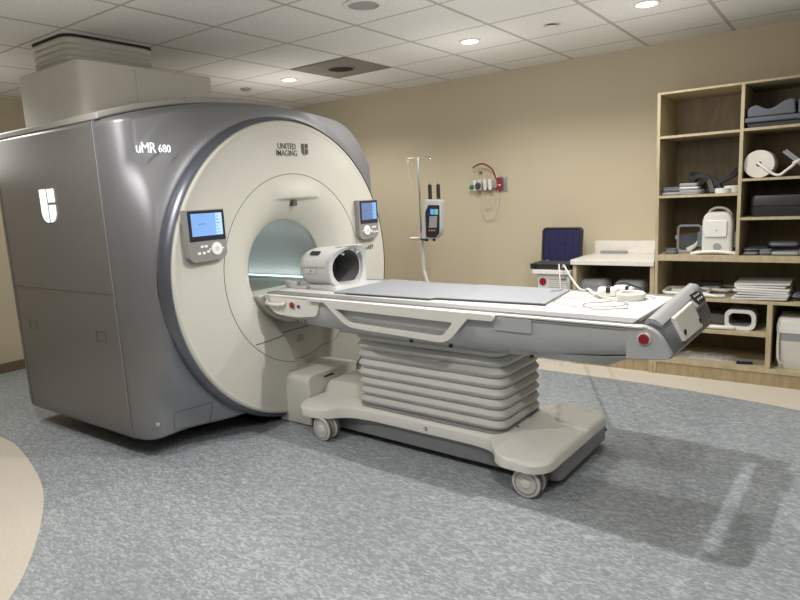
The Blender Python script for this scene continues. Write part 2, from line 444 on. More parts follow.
side.add([p for p in ring_pts(Ob, -4.635)], [tuple(range(NT))])
# only the part below the top cover keeps the side colour: top cover slab is laid over it
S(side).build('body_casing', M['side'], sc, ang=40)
# hairline between shell and casing
ia = [i for i in range(NT)]
sl = [ring_pts([o + .0005 for o in Ob], XS - .002)[i] for i in range(NT)]
S(MB().tube(sl, .0017, n=6, closed=True)).build('casing_seam', M['seam_l'], sc)
# top cover: follows the crown
hw = 1.06; tc = []
for k in range(49):
    y = -hw + 2 * hw * k / 48
    tc.append((YC + y, 1.937 + .161 * (1 - (abs(y) / 1.064) ** 2) + .002))
poly = tc + [(p[0], p[1] - .03) for p in reversed(tc)]
tc = [p for p in tc if p[0] < YC + .60]
tcm = MB(); poly2 = [(p[0], p[1] + .034) for p in tc] + [(p[0], p[1] - .005) for p in reversed(tc)]
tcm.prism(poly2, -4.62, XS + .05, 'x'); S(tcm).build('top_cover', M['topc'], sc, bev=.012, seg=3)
cs = MB()
for y in (2.45, 3.02):
    z = 1.937 + .161 * (1 - ((y - YC) / 1.064) ** 2) + .037
    cs.box(-4.6, XS + .052, y - .002, y + .002, z - .035, z + .001)
S(cs).build('cover_seam', M['seam_l'], sc)
# body floor plinth under the casing, near-black to paint in the shade there
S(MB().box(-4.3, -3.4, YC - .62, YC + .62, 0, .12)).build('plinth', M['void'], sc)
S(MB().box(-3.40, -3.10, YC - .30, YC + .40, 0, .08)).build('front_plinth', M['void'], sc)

# the ivory dish with its flared funnel (polar grid)
def dish_x(y, z):
    r = math.hypot(y - YC, z - ZC)
    if r > .93: x = XD - .016 * ((r - .93) / .03) ** 2
    elif r > .62: x = XD - .004 * ((r - .62) / .31) ** 2
    else:
        t = max(0, (r - .334) / .286)
        x = XD - .115 * (1 - t) ** 2.4
    # brow above the bore
    dz = z - 1.455; dy = (y - 2.985) / .215
    if dz > 0 and abs(dy) < 1: x += .032 * (1 - dy * dy) ** 1.2 * smooth(.0, .012, dz) * (1 - smooth(.0, .14, dz)) * smooth(.34, .45, r)
    # docking trough under the bore
    k = (.86 - z) / .5
    if z < .9:
        yl = 2.712 + .155 * k; yr = 3.275 - .10 * k
        w = .022
        a = smooth(yl - w, yl + w, y) * (1 - smooth(yr - w, yr + w, y))
        x -= .06 * a * smooth(.26, .30, z)
    return x
NR, NA = 90, 300
vs = []; fs = []
for j in range(NR + 1):
    u_ = j / NR; r = .334 + (.960 - .334) * (u_ ** 1.15)
    for i in range(NA):
        a = 2 * PI * i / NA; y = YC + r * cos(a); z = ZC + r * sin(a); vs.append((dish_x(y, z), y, z))
for j in range(NR):
    for i in range(NA):
        k = (i + 1) % NA; fs.append((j * NA + i, j * NA + k, (j + 1) * NA + k, (j + 1) * NA + i))
# outer lip
b0 = len(vs)
for i in range(NA):
    a = 2 * PI * i / NA; vs.append((XD - .12, YC + .962 * cos(a), ZC + .962 * sin(a)))
for i in range(NA):
    k = (i + 1) % NA; fs.append((NR * NA + i, NR * NA + k, b0 + k, b0 + i))
dm = MB().add(vs, fs); S(dm).build('front_dish', M['dish'], sc, ang=50)
# round seam and lower seam on the dish
S(MB().tube([(dish_x(YC + .008 + .62 * cos(a), ZC + .003 + .62 * sin(a)) + .0005, YC + .008 + .62 * cos(a), ZC + .003 + .62 * sin(a)) for a in [2 * PI * i / 160 for i in range(160)]], .0018, n=6, closed=True)).build('dish_seam', M['seam'], sc)
lp = []
for i in range(41):
    t_ = i / 40; y = 2.514 + (3.075 - 2.514) * t_; z = .577
    lp.append((dish_x(y, z) + .001, y, z))
S(MB().tube(lp, .0028, n=6)).build('trough_seam', M['seam'], sc)
# bore
br = []
for x, rb in ((XD - .112, .3335), (XD - .128, .330), (XD - .15, .332), (XD - .2, .345), (XD - .3, .353), (-4.62, .353)):
    br.append([(x, YC + rb * cos(2 * PI * i / 96), ZC + rb * sin(2 * PI * i / 96)) for i in range(96)])
S(MB().loft(br, caps=False)).build('bore_liner', M['bore'], sc)
S(MB().cyl((-4.66, YC, ZC), .36, .03, 'x', 48)).build('bore_end_cover', M['bore'], sc)
zt = .868; wd = math.sqrt(.352 ** 2 - (zt - ZC) ** 2)
sg = [(YC + .3525 * cos(a), ZC + .3525 * sin(a)) for a in [-PI + math.asin((ZC - zt) / .3525) + (PI - 2 * math.asin((ZC - zt) / .3525)) * k / 30 for k in range(31)]]
S(MB().prism(sg, -4.62, -3.20, 'x')).build('bore_deck', M['deck'], sc)
rg_ = .352; sg = [(YC + rg_ * cos(a), ZC + rg_ * sin(a)) for a in [-PI + math.asin((ZC - zt) / rg_) + (PI - 2 * math.asin((ZC - zt) / rg_)) * k / 30 for k in range(31)]]
S(MB().prism(sg, -3.22, -2.995, 'x')).build('deck_bridge', M['dish'], sc, bev=.01)
ys = YC + math.sqrt(.352 ** 2 - (.893 - ZC) ** 2)
S(MB().box(-4.6, XD - .19, ys - .006, ys + .001, .888, .896)).build('bore_light_strip', M['strip'], sc)
for y_, p in ((ys - .03, .95), (YC - .2, .3)):
    l = bpy.data.lights.new('lamp', 'AREA'); l.shape = 'RECTANGLE'; l.size = 1.25; l.size_y = .02; l.energy = p; l.color = (.86, .95, 1)
    lo = bpy.data.objects.new('lamp', l); COL.objects.link(lo); lo.location = (-3.9, y_, .90)
    lo.rotation_euler = (PI, 0, 0)
# bore camera under the brow
cm = MB(); cm.box(dish_x(2.962, 1.44) - .02, dish_x(2.962, 1.44) + .03, 2.94, 2.980, 1.416, 1.452); S(cm).build('bore_camera', M['inkd'], sc, bev=.008)

# duct covers on top
dc = MB().prism(rpoly([(-4.42, 1.995), (-3.65, 1.995), (-3.65, 2.935), (-4.42, 2.935)], [.05, .09, .03, .05], n=8), 1.90, 2.325)
S(dc).build('duct_cover', M['duct'], sc, bev=.012, seg=3)
S(MB().box(-3.651, -3.6485, 2.348, 2.351, 2.05, 2.30)).build('duct_seam', M['seam_l'], sc)
bl = []
for k in range(49):
    z = 2.325 + (2.505 - 2.325) * k / 48; w = .012 * abs(sin(PI * 5 * k / 48)) - .012
    bl.append([(x, y, z) for x, y in rpoly([(-4.345 - w, 2.055 - w), (-3.875 + w, 2.055 - w), (-3.875 + w, 2.67 + w), (-4.345 - w, 2.67 + w)], .09, n=6)])
S(MB().loft(bl)).build('duct_bellows', M['bellow_d'], sc, ang=80)
S(MB().prism(rpoly([(-4.345, 2.055), (-3.873, 2.055), (-3.873, 2.672), (-4.345, 2.672)], .09, n=6), 2.506, 2.5148)).build('ceiling_gasket', M['black'], sc)

# side panel lines, hatches, service door
sy = 1.8695
sm = MB(); sm.box(-4.63, XS, sy - .002, sy + .002, .975, .979)
def frame_lines(mb, x0, x1, z0, z1, w=.0016):
    mb.box(x0, x1, sy - .0025, sy, z1 - w, z1); mb.box(x0, x1, sy - .0025, sy, z0, z0 + w)
    mb.box(x0, x0 + w, sy - .0025, sy, z0, z1); mb.box(x1 - w, x1, sy - .0025, sy, z0, z1)
frame_lines(sm, -4.46, -4.36, .69, .75); frame_lines(sm, -3.61, -3.51, .685, .745)
sm.box(-4.60, -4.597, sy - .002, sy + .001, .13, 1.93)
S(sm).build('panel_lines', M['seam'], sc)
# front service door outline on the shell
def shell_x(y, z):
    # ray into the front shell profile at the angle of (y,z)
    a = math.atan2(z - ZC, y - YC) % (2 * PI); i = int(round(a / (2 * PI) * NT)) % NT
    r = math.hypot(y - YC, z - ZC); P = [(r_[i], x_[i]) for r_, x_ in SH]
    for (ra, xa), (rb, xb) in zip(P, P[1:]):
        if ra <= r <= rb: return xa + (xb - xa) * (r - ra) / max(rb - ra, 1e-6)
    return P[-1][1]
pts = []
corners = [(2.02, .262), (2.215, .285), (2.225, .135), (2.02, .155)]
for k in range(4):
    a, b = Vector(corners[k]), Vector(corners[(k + 1) % 4])
    for q in range(12):
        p = a + (b - a) * q / 12; pts.append((shell_x(p.x, p.y) + .001, p.x, p.y))
S(MB().tube(pts, .0022, n=5, closed=True)).build('service_door_line', M['seam'], sc)
S(MB().cyl((shell_x(1.93, .215), 1.93, .215), .012, .012, 'x', 20)).build('key_lock', M['silver'], sc)

# lit model name and emblems
def text_s(name, body, size, m, y, z, x, **k): return text(name, body, size, m, sc, (x - SO[0], y - SO[1], z), FX, **k)
xm = max(shell_x(yy, zz_) for yy in (1.99, 2.04, 2.09) for zz_ in (1.735, 1.79)) + .002
xn = max(shell_x(yy, zz_) for yy in (2.11, 2.16, 2.20) for zz_ in (1.74, 1.775)) + .002
UY, UZ = .628 * abs(xm), 1.45 + .0955 * abs(xm)
text_s('model_name', 'uMR', .080, M['glow'], UY, UZ, xm, bold=0, space=.92, sx=.86, ext=.0006)
text_s('model_number', '680', .058, M['glow'], UY + .101, UZ, xn, bold=.0003, space=1.0, sx=.9, ext=.0006)
def emblem(mb, fx, cx, cz, w, h, th):
    """two-stroke shield: a J-shaped left stroke, a short block and a quarter round on the right"""
    g = w * .10
    left = [(-w / 2, h / 2), (-g, h / 2), (-g, -h / 2)] + [(-g - (w / 2 - g) * sin(a), -h / 2 + (w / 2 - g) * (1 - cos(a))) for a in [PI / 2 * k / 8 for k in range(1, 9)]]
    ur = [(g, h / 2), (w / 2, h / 2), (w / 2, h * .10), (g, h * .10)]
    lr = [(g, h * .02), (w / 2, h * .02)] + [(g + (w / 2 - g) * cos(a), -h / 2 + (w / 2 - g) * (1 - sin(a))) for a in [PI / 2 * k / 8 for k in range(0, 9)]]
    for pl in (left, ur, lr):
        mb.prism([(cx + a, cz + b) for a, b in pl], fx, fx + th, mb.ax)
e = MB(); e.ax = 'y'; emblem(e, 1.862, -3.968, 1.495, .165, .20, .008); S(e).build('lit_emblem', M['glow'], sc)
text_s('maker_name', 'UNITED', .052, M['inkd'], 2.832, 1.778, XD + .0005, bold=.0002, space=1.0, sx=.88)
text_s('maker_name', 'IMAGING', .052, M['inkd'], 2.815, 1.735, XD + .0005, bold=.0002, space=.97, sx=.88)
e = MB(); e.ax = 'x'; emblem(e, XD + .0005, 3.075, 1.780, .058, .072, .003); S(e).build('emblem', M['inkd'], sc)
text_s('feature_name', 'uAIFI', .046, M['inkd'], 3.64, 1.056, XD + .0005, shear=.4, space=.9, sx=1.1)
wm = MB(); x_ = dish_x(2.97, .5) + .001
tri = [(2.972 + .026 * cos(a), .505 + .026 * sin(a)) for a in (PI / 2, PI / 2 + 2 * PI / 3, PI / 2 + 4 * PI / 3)]
wm.tube([(x_, *p) for p in tri], .0018, n=5, closed=True); wm.box(x_, x_ + .001, 2.970, 2.974, .497, .512)
wm.tube([(x_, 2.972 + .03 * cos(a), .507 + .033 * sin(a)) for a in [2 * PI * k / 20 for k in range(20)]], .0015, n=5, closed=True)
S(wm).build('warning_mark', M['inkd'], sc)

# control panels (tilted slightly)
def control(yc, w, mir):
    x0 = XD - .005; z0, z1 = 1.135, 1.428; zc = (z0 + z1) / 2
    body = MB()
    pl = [(yc - w / 2, z0 + .03), (yc - w / 2 + .03, z0), (yc + w / 2 - .03, z0 + .006), (yc + w / 2, z0 + .036), (yc + w / 2, z1), (yc - w / 2, z1)]
    body.prism(rpoly(pl, [.01, .02, .02, .01, .008, .008]), x0, x0 + .045, 'x')
    b = S(body).build('control_panel', M['panelg'], sc, bev=.005)
    bb = MB().box(x0 + .044, x0 + .048, yc - w / 2 + .014, yc + w / 2 - .006, 1.254, 1.422); S(bb).build('bezel', M['bezel'], b, bev=.002)
    s_ = MB().box(x0 + .0475, x0 + .0495, yc - w / 2 + .032, yc + w / 2 - .024, 1.282, 1.406); S(s_).build('display', M['screen'] if not mir else M['screen_d'], b)
    s_ = MB().box(x0 + .049, x0 + .0500, yc + w / 2 - .068, yc + w / 2 - .024, 1.285, 1.406); S(s_).build('display_menu', M['screen2'] if not mir else M['screen'], b)
    s_ = MB()
    for k in range(6): s_.box(x0 + .0498, x0 + .0505, yc + w / 2 - .062, yc + w / 2 - .044 - .004 * (k % 3), 1.295 + .018 * k, 1.298 + .018 * k)
    S(s_).build('menu_lines', M['bezel'], b)
    S(MB().box(x0 + .0493, x0 + .0503, yc - .055, yc - .010, 1.347, 1.3495)).build('display_line', M['bezel'], b)
    ky = yc + (.055 if not mir else -.03); d = MB()
    d.cyl((x0 + .048, ky, 1.205), .036, .010, 'x', 32); S(d).build('dial', M['key'], b, bev=.002)
    d = MB(); d.cyl((x0 + .0535, ky, 1.205), .014, .003, 'x', 20); S(d).build('dial_centre', M['trimw'], b)
    kk = -1 if not mir else 1
    for (dy, dz) in ((-.098, .018), (-.072, .018), (-.120, -.018), (-.088, -.018), (-.058, -.012)):
        yy = ky + kk * -dy
        d = MB().box(x0 + .045, x0 + .049, yy - .010, yy + .010, 1.205 + dz - .007, 1.205 + dz + .007); S(d).build('button', M['key'], b, bev=.002)
    for sgn in (-1, 1):
        d = MB().box(x0 + .045, x0 + .049, ky + sgn * .046 - .006, ky + sgn * .046 + .006, 1.201, 1.209); S(d).build('button', M['key'], b, bev=.001)
    return b
control(2.203, .262, False)
control(3.662, .228, True)

# docking block at the foot of the scanner
db = MB(); prof_d = rpoly([(2.775, 0.004), (2.775, .335), (3.22, .335), (3.22, .004)], [.0, .05, .05, .0], n=8)
prof_d = [(a - .04 if a < 3 else a, b) for a, b in prof_d]; db.prism(prof_d, -3.03, -2.745, 'x'); S(db).build('dock_block', M['white2'], sc, bev=.010, seg=3)

# ------------------------------------------------------------------ PATIENT TABLE
A = math.radians(-2.2)
tb = thing('patient_table', 'long white and silver wheeled patient table docked to the scanner', 'patient table', (-2.9, 3.0, 0), A)
def TW(u, v, z=0): return (-2.9 + u * cos(A) - v * sin(A), 3.0 + u * sin(A) + v * cos(A), z)
# body cross-section lofted along u
def sec(u, hw, zt, zb, tuck=.05):
    h = zt - zb
    return [(u, v, z) for v, z in rpoly([(-hw, zt), (-hw + .004, zb + h * .45), (-hw + tuck, zb), (hw - tuck, zb), (hw - .004, zb + h * .45), (hw, zt)], [.012, .05, .03, .03, .05, .012], n=4)]
secs = [sec(-.055, .345, .868, .80, .03), sec(-.02, .362, .870, .755, .05), sec(.10, .365, .871, .715, .05), sec(.35, .365, .871, .69, .05), sec(1.0, .365, .871, .675, .05), sec(1.8, .365, .871, .690, .05), sec(2.10, .365, .871, .720, .05), sec(2.228, .365, .869, .735, .05)]
MB().loft(secs).build('table_body', M['silver'], tb, ang=40)
# white front panel at the head end and slim bright rail
MB().prism(rpoly([(-.05, .868), (-.02, .80), (.05, .757), (.24, .752), (.40, .77), (.44, .866)], [.01, .04, .05, .03, .02, .005]), -.372, -.355, 'y').build('head_side_panel', M['white'], tb, bev=.004)
for s_ in (-1, 1):
    y0, y1 = sorted((s_ * .352, s_ * .376))
    MB().box(-.06, 2.27, y0, y1, .868, .880).build('edge_rail', M['white'], tb, bev=.005, seg=3)
MB().box(-.05, 2.228, -.352, -.279, .868, .889).build('rail_channel', M['channel'], tb, bev=.003)
MB().box(-.05, 2.228, .279, .352, .868, .889).build('rail_channel', M['channel'], tb, bev=.003)
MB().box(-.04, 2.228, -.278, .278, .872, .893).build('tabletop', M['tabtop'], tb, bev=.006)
# a dark line under the rail
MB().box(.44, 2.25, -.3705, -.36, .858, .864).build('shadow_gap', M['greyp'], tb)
# undertray
MB().loft([[(1.62, v, z) for v, z in ((-.29, .69), (.29, .69), (.27, .665), (-.27, .665))], [(2.10, v, z) for v, z in ((-.33, .72), (.33, .72), (.30, .675), (-.30, .675))], [(2.20, v, z) for v, z in ((-.33, .735), (.33, .735), (.32, .728), (-.32, .728))]]).build('undertray', M['silver'], tb, ang=30)
MB().box(.45, 1.70, -.24, .24, .655, .69).build('undertray_frame', M['bel'], tb)
# side loop handle
def loop_handle(s):
    y = s * .388
    outer = rpoly([(.36, .872), (.50, .868), (.66, .738), (1.33, .722), (1.475, .870), (1.60, .864), (1.60, .880), (.36, .884)], [.006, .03, .06, .06, .03, .005, .005, .006], n=6)
    top = [(.36, .872), (1.60, .866)]
    path = [(.36, y, .868), (.45, y, .866)]
    m = MB()
    # flat frame: outer trapezoid and inner hole
    o = rpoly([(.47, .882), (.665, .735), (1.335, .712), (1.485, .878)], [.02, .06, .06, .02], n=6)
    i = rpoly([(.575, .833), (.672, .762), (1.305, .744), (1.375, .822)], [.02, .03, .03, .02], n=6)
    n = len(o); y0, y1 = y - .011, y + .011
    vs = [(p[0], y0, p[1]) for p in o] + [(p[0], y0, p[1]) for p in i] + [(p[0], y1, p[1]) for p in o] + [(p[0], y1, p[1]) for p in i]
    fs = []
    for k in range(n):
        j = (k + 1) % n
        fs += [(k, j, n + j, n + k), (2 * n + k, 3 * n + k, 3 * n + j, 2 * n + j), (k, 2 * n + k, 2 * n + j, j), (n + k, n + j, 3 * n + j, 3 * n + k)]
    m.add(vs, fs)
    h = m.build('side_rail', M['white'], tb, bev=.006, seg=3)
    MB().box(.355, .50, y - .011, y + .011, .862, .884).build('rail_arm', M['white'], h, bev=.005)
    MB().prism(rpoly([(1.46, .846), (1.60, .846), (1.60, .880), (1.46, .880)], [.004, .016, .016, .004]), y - .012, y + .012, 'y').build('rail_latch', M['white'], h, bev=.004)
    MB().cyl((1.545, y - .0125 * -s * -1, .863), .010, .006, 'y', 20).build('latch_button', M['greyp'], h)
    return h
loop_handle(-1); loop_handle(1)
MB().prism(rpoly([(1.60, .866), (1.78, .866), (1.78, .80), (1.585, .80)], [.01, .01, .01, .01]), -.371, -.362, 'y').build('latch_plate', M['silver'], tb, bev=.002)
# head end grab handle, buttons, small text
MB().tube(spline([(-.02, -.374, .835), (-.012, -.392, .828), (.03, -.398, .824), (.09, -.398, .822), (.125, -.392, .826), (.135, -.374, .832)], 6), .011, n=10).build('grab_handle', M['white2'], tb)
def emergency(u, z, r, v, m=M['red']):
    b = MB().cyl((u, v, z), r * 1.25, .006, 'y', 28).build('button_ring', M['trimw'], tb, bev=.001)
    MB().cyl((u, v - .006, z), r, .012, 'y', 28).build('stop_button', m, b, bev=.003)
emergency(.205, .826, .019, -.3745)
emergency(.262, .822, .010, -.3745, M['blue'])
emergency(2.275, .828, .021, -.372)
text('side_marking', 'II 88 17 Pll', .026, M['inkd'], tb, (.200, -.3675, .722), FY)
for u_ in (1.05, 1.30, 1.75):
    MB().cyl((u_, -.312, .678), .010, .012, 'z', 12).build('rubber_stop', M['black'], tb)
# foot end: side cheeks, bowed end cap with raised ridge, grip plate, key pad
def cheek(s):
    pl = rpoly([(2.20, .879), (2.285, .881), (2.335, .850), (2.383, .768), (2.365, .748), (2.20, .733)], [0, .03, .05, .012, .02, 0], n=6)
    a, b = sorted((s * .3675, s * .335)); c = MB().prism(pl, a, b, 'y').build('end_cheek', M['silver'], tb, bev=.006)
cheek(-1); cheek(1)
NV = 12; rings = []; rd = []
for k in range(NV + 1):
    v = -.336 + .672 * k / NV; h = .048 * k / NV
    rings.append([(2.268, v, .880), (2.290, v, .888 + h), (2.338, v, .872 + h * .8), (2.372, v, .81 + h * .4), (2.386, v, .772), (2.372, v, .750), (2.345, v, .742), (2.318, v, .740)])
    rd.append([(2.268, v, .874), (2.268, v, .896 + h), (2.280, v, .906 + h), (2.310, v, .903 + h), (2.335, v, .882 + h), (2.330, v, .862 + h * .8), (2.274, v, .862)])
MB().loft(rings).build('end_cap', M['silverd'], tb, ang=50)
MB().loft(rd).build('end_ridge', M['greyp'], tb, ang=60, bev=0)
gp = []
for k in range(2):
    v = (-.215, .095)[k]; h = .048 * (v + .336) / .672
    gp.append([(2.332, v, .868 + h * .8), (2.380, v, .792), (2.396, v, .797), (2.350, v, .882 + h * .8), (2.338, v, .886 + h * .8)])
MB().loft(gp).build('end_grip_plate', M['white'], tb, bev=.004)
for v_ in (-.185, .075):
    MB().ball((2.386, v_, .826), .008, sc=(.8, .6, 2)).build('grip_clip', M['black'], tb)
KL, KR = (2.342, .20, .905), (0, math.radians(42), 0)
MB().box(-.030, .030, -.062, .062, 0, .010).build('key_pad', M['black'], tb, bev=.004, loc=KL, rot=KR)
MB().box(-.040, .040, -.085, .085, -.03, .0).build('key_pad_mount', M['greyp'], tb, bev=.008, loc=KL, rot=KR)
for a_ in range(3):
    for b_ in range(2): MB().box(-.016 + .022 * b_, -.008 + .022 * b_, -.042 + .036 * a_, -.032 + .036 * a_, .010, .0115).build('key_symbol', M['key'], tb, loc=KL, rot=KR)
# bellows column
bs = []
NZ = 8; zb, zt_ = .225, .672
for k in range(NZ * 12 + 1):
    t_ = k / (NZ * 12); z = zb + (zt_ - zb) * t_; ph = (k % 12) / 12
    w = .022 * (1 - abs(2 * ph - 1)) ** .55
    bs.append([(x, y, z) for x, y in rpoly([(.575 - w, -.215 - w), (1.53 + w, -.215 - w), (1.53 + w, .215 + w), (.575 - w, .215 + w)], .075, n=4)])
MB().loft(bs).build('bellows', M['bel'], tb, ang=55)
# base: cover with four lobes
cov = [(.17, -.34), (.23, -.405), (.40, -.405), (.52, -.285), (.70, -.262), (1.40, -.262), (1.52, -.285), (1.60, -.425), (1.80, -.425), (1.86, -.36), (1.87, .37), (1.80, .435), (1.60, .435), (1.52, .285), (1.40, .262), (.70, .262), (.52, .285), (.40, .405), (.23, .405), (.17, .34)]
rr_ = [.05, .06, .10, .10, .12, .12, .10, .09, .09, .08] * 2
rr_ = [.05, .06, .12, .12, .1, .1, .12, .08, .09, .09, .09, .09, .08, .12, .1, .1, .12, .12, .06, .05]
cp = rpoly(cov, rr_, n=6)
def zlobe(u, v):   # the lobes dip a little away from the bellows
    e = max(0, abs(v) - .26) / .16; return -.010 * min(1, e) - .008 * max(0, (u - 1.55) / .38)
rg = []
cu_, cv_ = 1.02, 0
for ins, z in ((.0, .143), (-.0, .194), (.008, .205), (.026, .211)):
    rg.append([(u - ins * (1 if u > cu_ else -1), v - ins * (1 if v > 0 else -1) if abs(v) > .03 else v, z + (zlobe(u, v) if ins or z > .15 else 0)) for u, v in cp])
cb = MB(); cb.loft(rg, caps=False)
n = len(cp)
base = len(cb.v) - n
inner = [(max(.45, min(1.6, u)), max(-.2, min(.2, v)), .222) for u, v in cp]
o0 = len(cb.v); cb.v += inner
for i in range(n):
    j = (i + 1) % n; cb.f.append((base + i, base + j, o0 + j, o0 + i)); cb.m.append(0)
cb.f.append(tuple(range(n - 1, -1, -1))); cb.m.append(0)
cb.v += [(.45, -.2, .222), (1.6, -.2, .222), (1.6, .2, .222), (.45, .2, .222)]; q = len(cb.v) - 4; cb.f.append((q, q + 1, q + 2, q + 3)); cb.m.append(0)
cb.build('base_cover', M['white'], tb, ang=38)
MB().prism(rpoly([(.20, -.24), (1.85, -.24), (1.85, .42), (1.60, .42), (1.55, .25), (.2, .25)], [.03, .05, .05, .03, .02, .03]), .040, .150).build('base_skirt', M['skirt'], tb, bev=.006)
MB().box(1.448, 1.451, -.267, -.25, .150, .187).build('cover_seam', M['seam_l'], tb)
MB().prism(rpoly([(.565, .0), (1.545, .0), (1.545, .0), (.565, .0)], 0) if False else rrect(.555, 1.55, -.238, .238, .07), .214, .2255).build('bellows_foot', M['greyp'], tb)
for (u_, v_) in ((.27, -.33), (1.66, -.33), (1.66, .33), (1.56, -.10)):
    MB().cyl((u_, v_, .2 + (zlobe(u_, v_) if abs(v_) > .2 else .018) + .008), .010, .005, 'z', 3).build('cover_mark', M['orange'] if v_ != -.1 else M['seam'], tb)
b = MB().cyl((1.08, -.2635, .172), .011, .004, 'y', 20).build('brake_mark', M['redhose'], tb)
MB().cyl((1.08, -.266, .172), .007, .004, 'y', 20).build('mark_face', M['trimw'], b)
# nose wedge above the cover at the head end
MB().loft([[(.165, v, z) for v, z in ((-.13, .205), (.16, .205), (.13, .245), (-.09, .245))], [(.22, v, z) for v, z in ((-.16, .20), (.2, .20), (.17, .29), (-.12, .29))], [(.60, v, z) for v, z in ((-.16, .20), (.2, .20), (.17, .30), (-.12, .30))]]).build('dock_nose', M['white2'], tb, bev=.012)
MB().box(.0, .17, -.11, -.03, .296, .303).build('dock_slot', M['void'], tb)
# casters
def caster(u, v, s, first=[None]):
    if first[0] is None:
        c = bpy.data.objects.new('caster', None); COL.objects.link(c); c.parent = tb
        MB().box(-.03, .03, -.022, .022, .055, .152).build('caster_fork', M['white2'], c, bev=.008)
        for k, y in enumerate((-.030, .030)):
            w = MB().lathe((0, y, .0), [(.0295, -.016), (.0685, -.015), (.074, -.010), (.074, .010), (.0685, .015), (.0295, .016)], 'y', 40, caps=True).build('wheel', M['white2'], c, loc=(0, 0, .0745))
            MB().lathe((0, y, 0), [(.0735, -.011), (.0752, -.006), (.0752, .006), (.0735, .011)], 'y', 40).build('tyre', M['rubber'], w)
            MB().lathe((0, y, 0), [(.001, -.022 ), (.022, -.021), (.027, -.016), (.027, .016), (.022, .021), (.001, .022)], 'y', 28).build('hub', M['white'], w)
            MB().lathe((0, y, 0), [(.052, -.0165), (.055, -.0175), (.058, -.0165)], 'y', 40).build('wheel_groove', M['greyp'], w)
        MB().cyl((0, 0, .0745), .012, .05, 'y', 16).build('axle', M['greyp'], c)
        first[0] = c
    else: c = copy_tree(first[0], tb)
    c.location = (u, v, 0); c.rotation_euler = (0, 0, s)
    return c
caster(1.745, -.345, .03); caster(.39, -.345, -.05); caster(1.745, .345, .2); caster(.39, .345, 0)
for u_, v_ in ((1.80, .44), (1.82, .43)):
    pass
MB().tube([(1.80, .38, .13), (1.835, .40, .11), (1.845, .40, .085)], .010, n=8).build('brake_pedal', M['black'], tb)

# ------------------------------------------------------------------ things on the table
def on_table(name, label, cat, u, v, z, rz=0, group=None):
    return thing(name, label, cat, TW(u, v, z), A + rz, group)
# pad
t = on_table('table_pad', 'long slate blue vinyl pad lying on the patient table', 'pad', 1.1, 0, .893)
zp = .0
def P2(pl): return [(u - 1.1, v) for u, v in pl]
MB().prism(P2([(.455, -.268), (.60, -.262), (1.13, -.250), (1.15, -.215), (1.755, -.17), (1.70, .26), (1.16, .262), (1.14, .225), (.74, .225), (.72, .262), (.455, .265)]), 0, .013).build('pad_top', M['pad'], t, bev=.004)  # far-edge notch bares white board, standing in for a small reflection
MB().prism(P2([(.55, -.270), (1.135, -.256), (1.158, -.221), (1.762, -.176), (1.757, -.165), (1.15, -.205), (1.12, -.24), (.55, -.25)]), .000, .0085).build('pad_edging', M['padedge'], t)
MB().box(.13, .134, -.20, .24, .0128, .0142).build('pad_crease', M['seam_l'], t)

# head coil: barrel at the back, flared open mouth towards the foot
t = on_table('head_coil', 'white barrel-shaped head coil with open front on the table pad', 'head coil', .235, -.035, .8935)
t.scale = (.88, 1.22, 1.05)
def ell(u, a, bt, bb, zc, n=48, sq=2.3):
    out = []
    for i in range(n):
        th = 2 * PI * i / n; c, s_ = cos(th), sin(th)
        x = a * math.copysign(abs(c) ** (2 / sq), c); b = bt if s_ > 0 else bb; y = b * math.copysign(abs(s_) ** (2 / sq), s_)
        out.append((u, x, zc + y))
    return out
ZCc = .122
outr = [ell(-.205, .060, .055, .060, ZCc), ell(-.200, .092, .088, .090, ZCc), ell(-.170, .116, .108, .108, ZCc), ell(-.12, .126, .117, .113, ZCc), ell(-.03, .131, .121, .116, ZCc), ell(.06, .134, .123, .118, ZCc), ell(.13, .137, .124, .119, ZCc)]
inn = [ell(.13, .106, .102, .098, ZCc), ell(.05, .104, .100, .096, ZCc), ell(-.10, .10, .096, .092, ZCc), ell(-.16, .05, .05, .05, ZCc)]
mb = MB(); mb.loft(outr + inn, caps=True); mb.build('coil_shell', M['coilw'], t, ang=50)
inn2 = [ell(.128, .1045, .1005, .0965, ZCc), ell(-.10, .0985, .0945, .0905, ZCc), ell(-.155, .049, .049, .049, ZCc)]
MB().loft(inn2, caps=False).build('coil_lining', M['rubber'], t)
# front frame, leaning: top reaches forward, sides pinch, bottom foot spreads
fr = []
for u_, a, bt, bb, hole in ((.112, .137, .1255, .120, .110), (.152, .141, .127, .121, .114)):
    fr.append((ell(u_, a, bt, bb, ZCc, sq=3.3), ell(u_, hole, hole - .004, hole - .006, ZCc)))
mb = MB(); n = 48
vs = fr[0][0] + fr[0][1] + fr[1][0] + fr[1][1]; fs = []
def lean(p):
    u_, v_, z_ = p; h = (z_ - ZCc) / .125
    return (u_ + .055 * max(0, h) ** 2 + .035 * max(0, -h) ** 2, v_, z_)
vs = [lean(p) for p in vs[:n * 2]] + [lean((p[0], p[1], p[2])) for p in vs[n * 2:]]
for k in range(n):
    j = (k + 1) % n
    fs += [(k, j, n + j, n + k), (2 * n + k, 3 * n + k, 3 * n + j, 2 * n + j), (k, 2 * n + k, 2 * n + j, j), (n + k, n + j, 3 * n + j, 3 * n + k)]
mb.add(vs, fs); mb.build('coil_front_frame', M['coilw'], t, bev=.004)
MB().loft([[(.10, -.05, .240), (.10, .05, .240), (.10, .05, .249), (.10, -.05, .249)], [(.265, -.03, .254), (.265, .03, .254), (.265, .03, .260), (.265, -.03, .260)]]).build('visor_lip', M['coilw'], t, bev=.003)
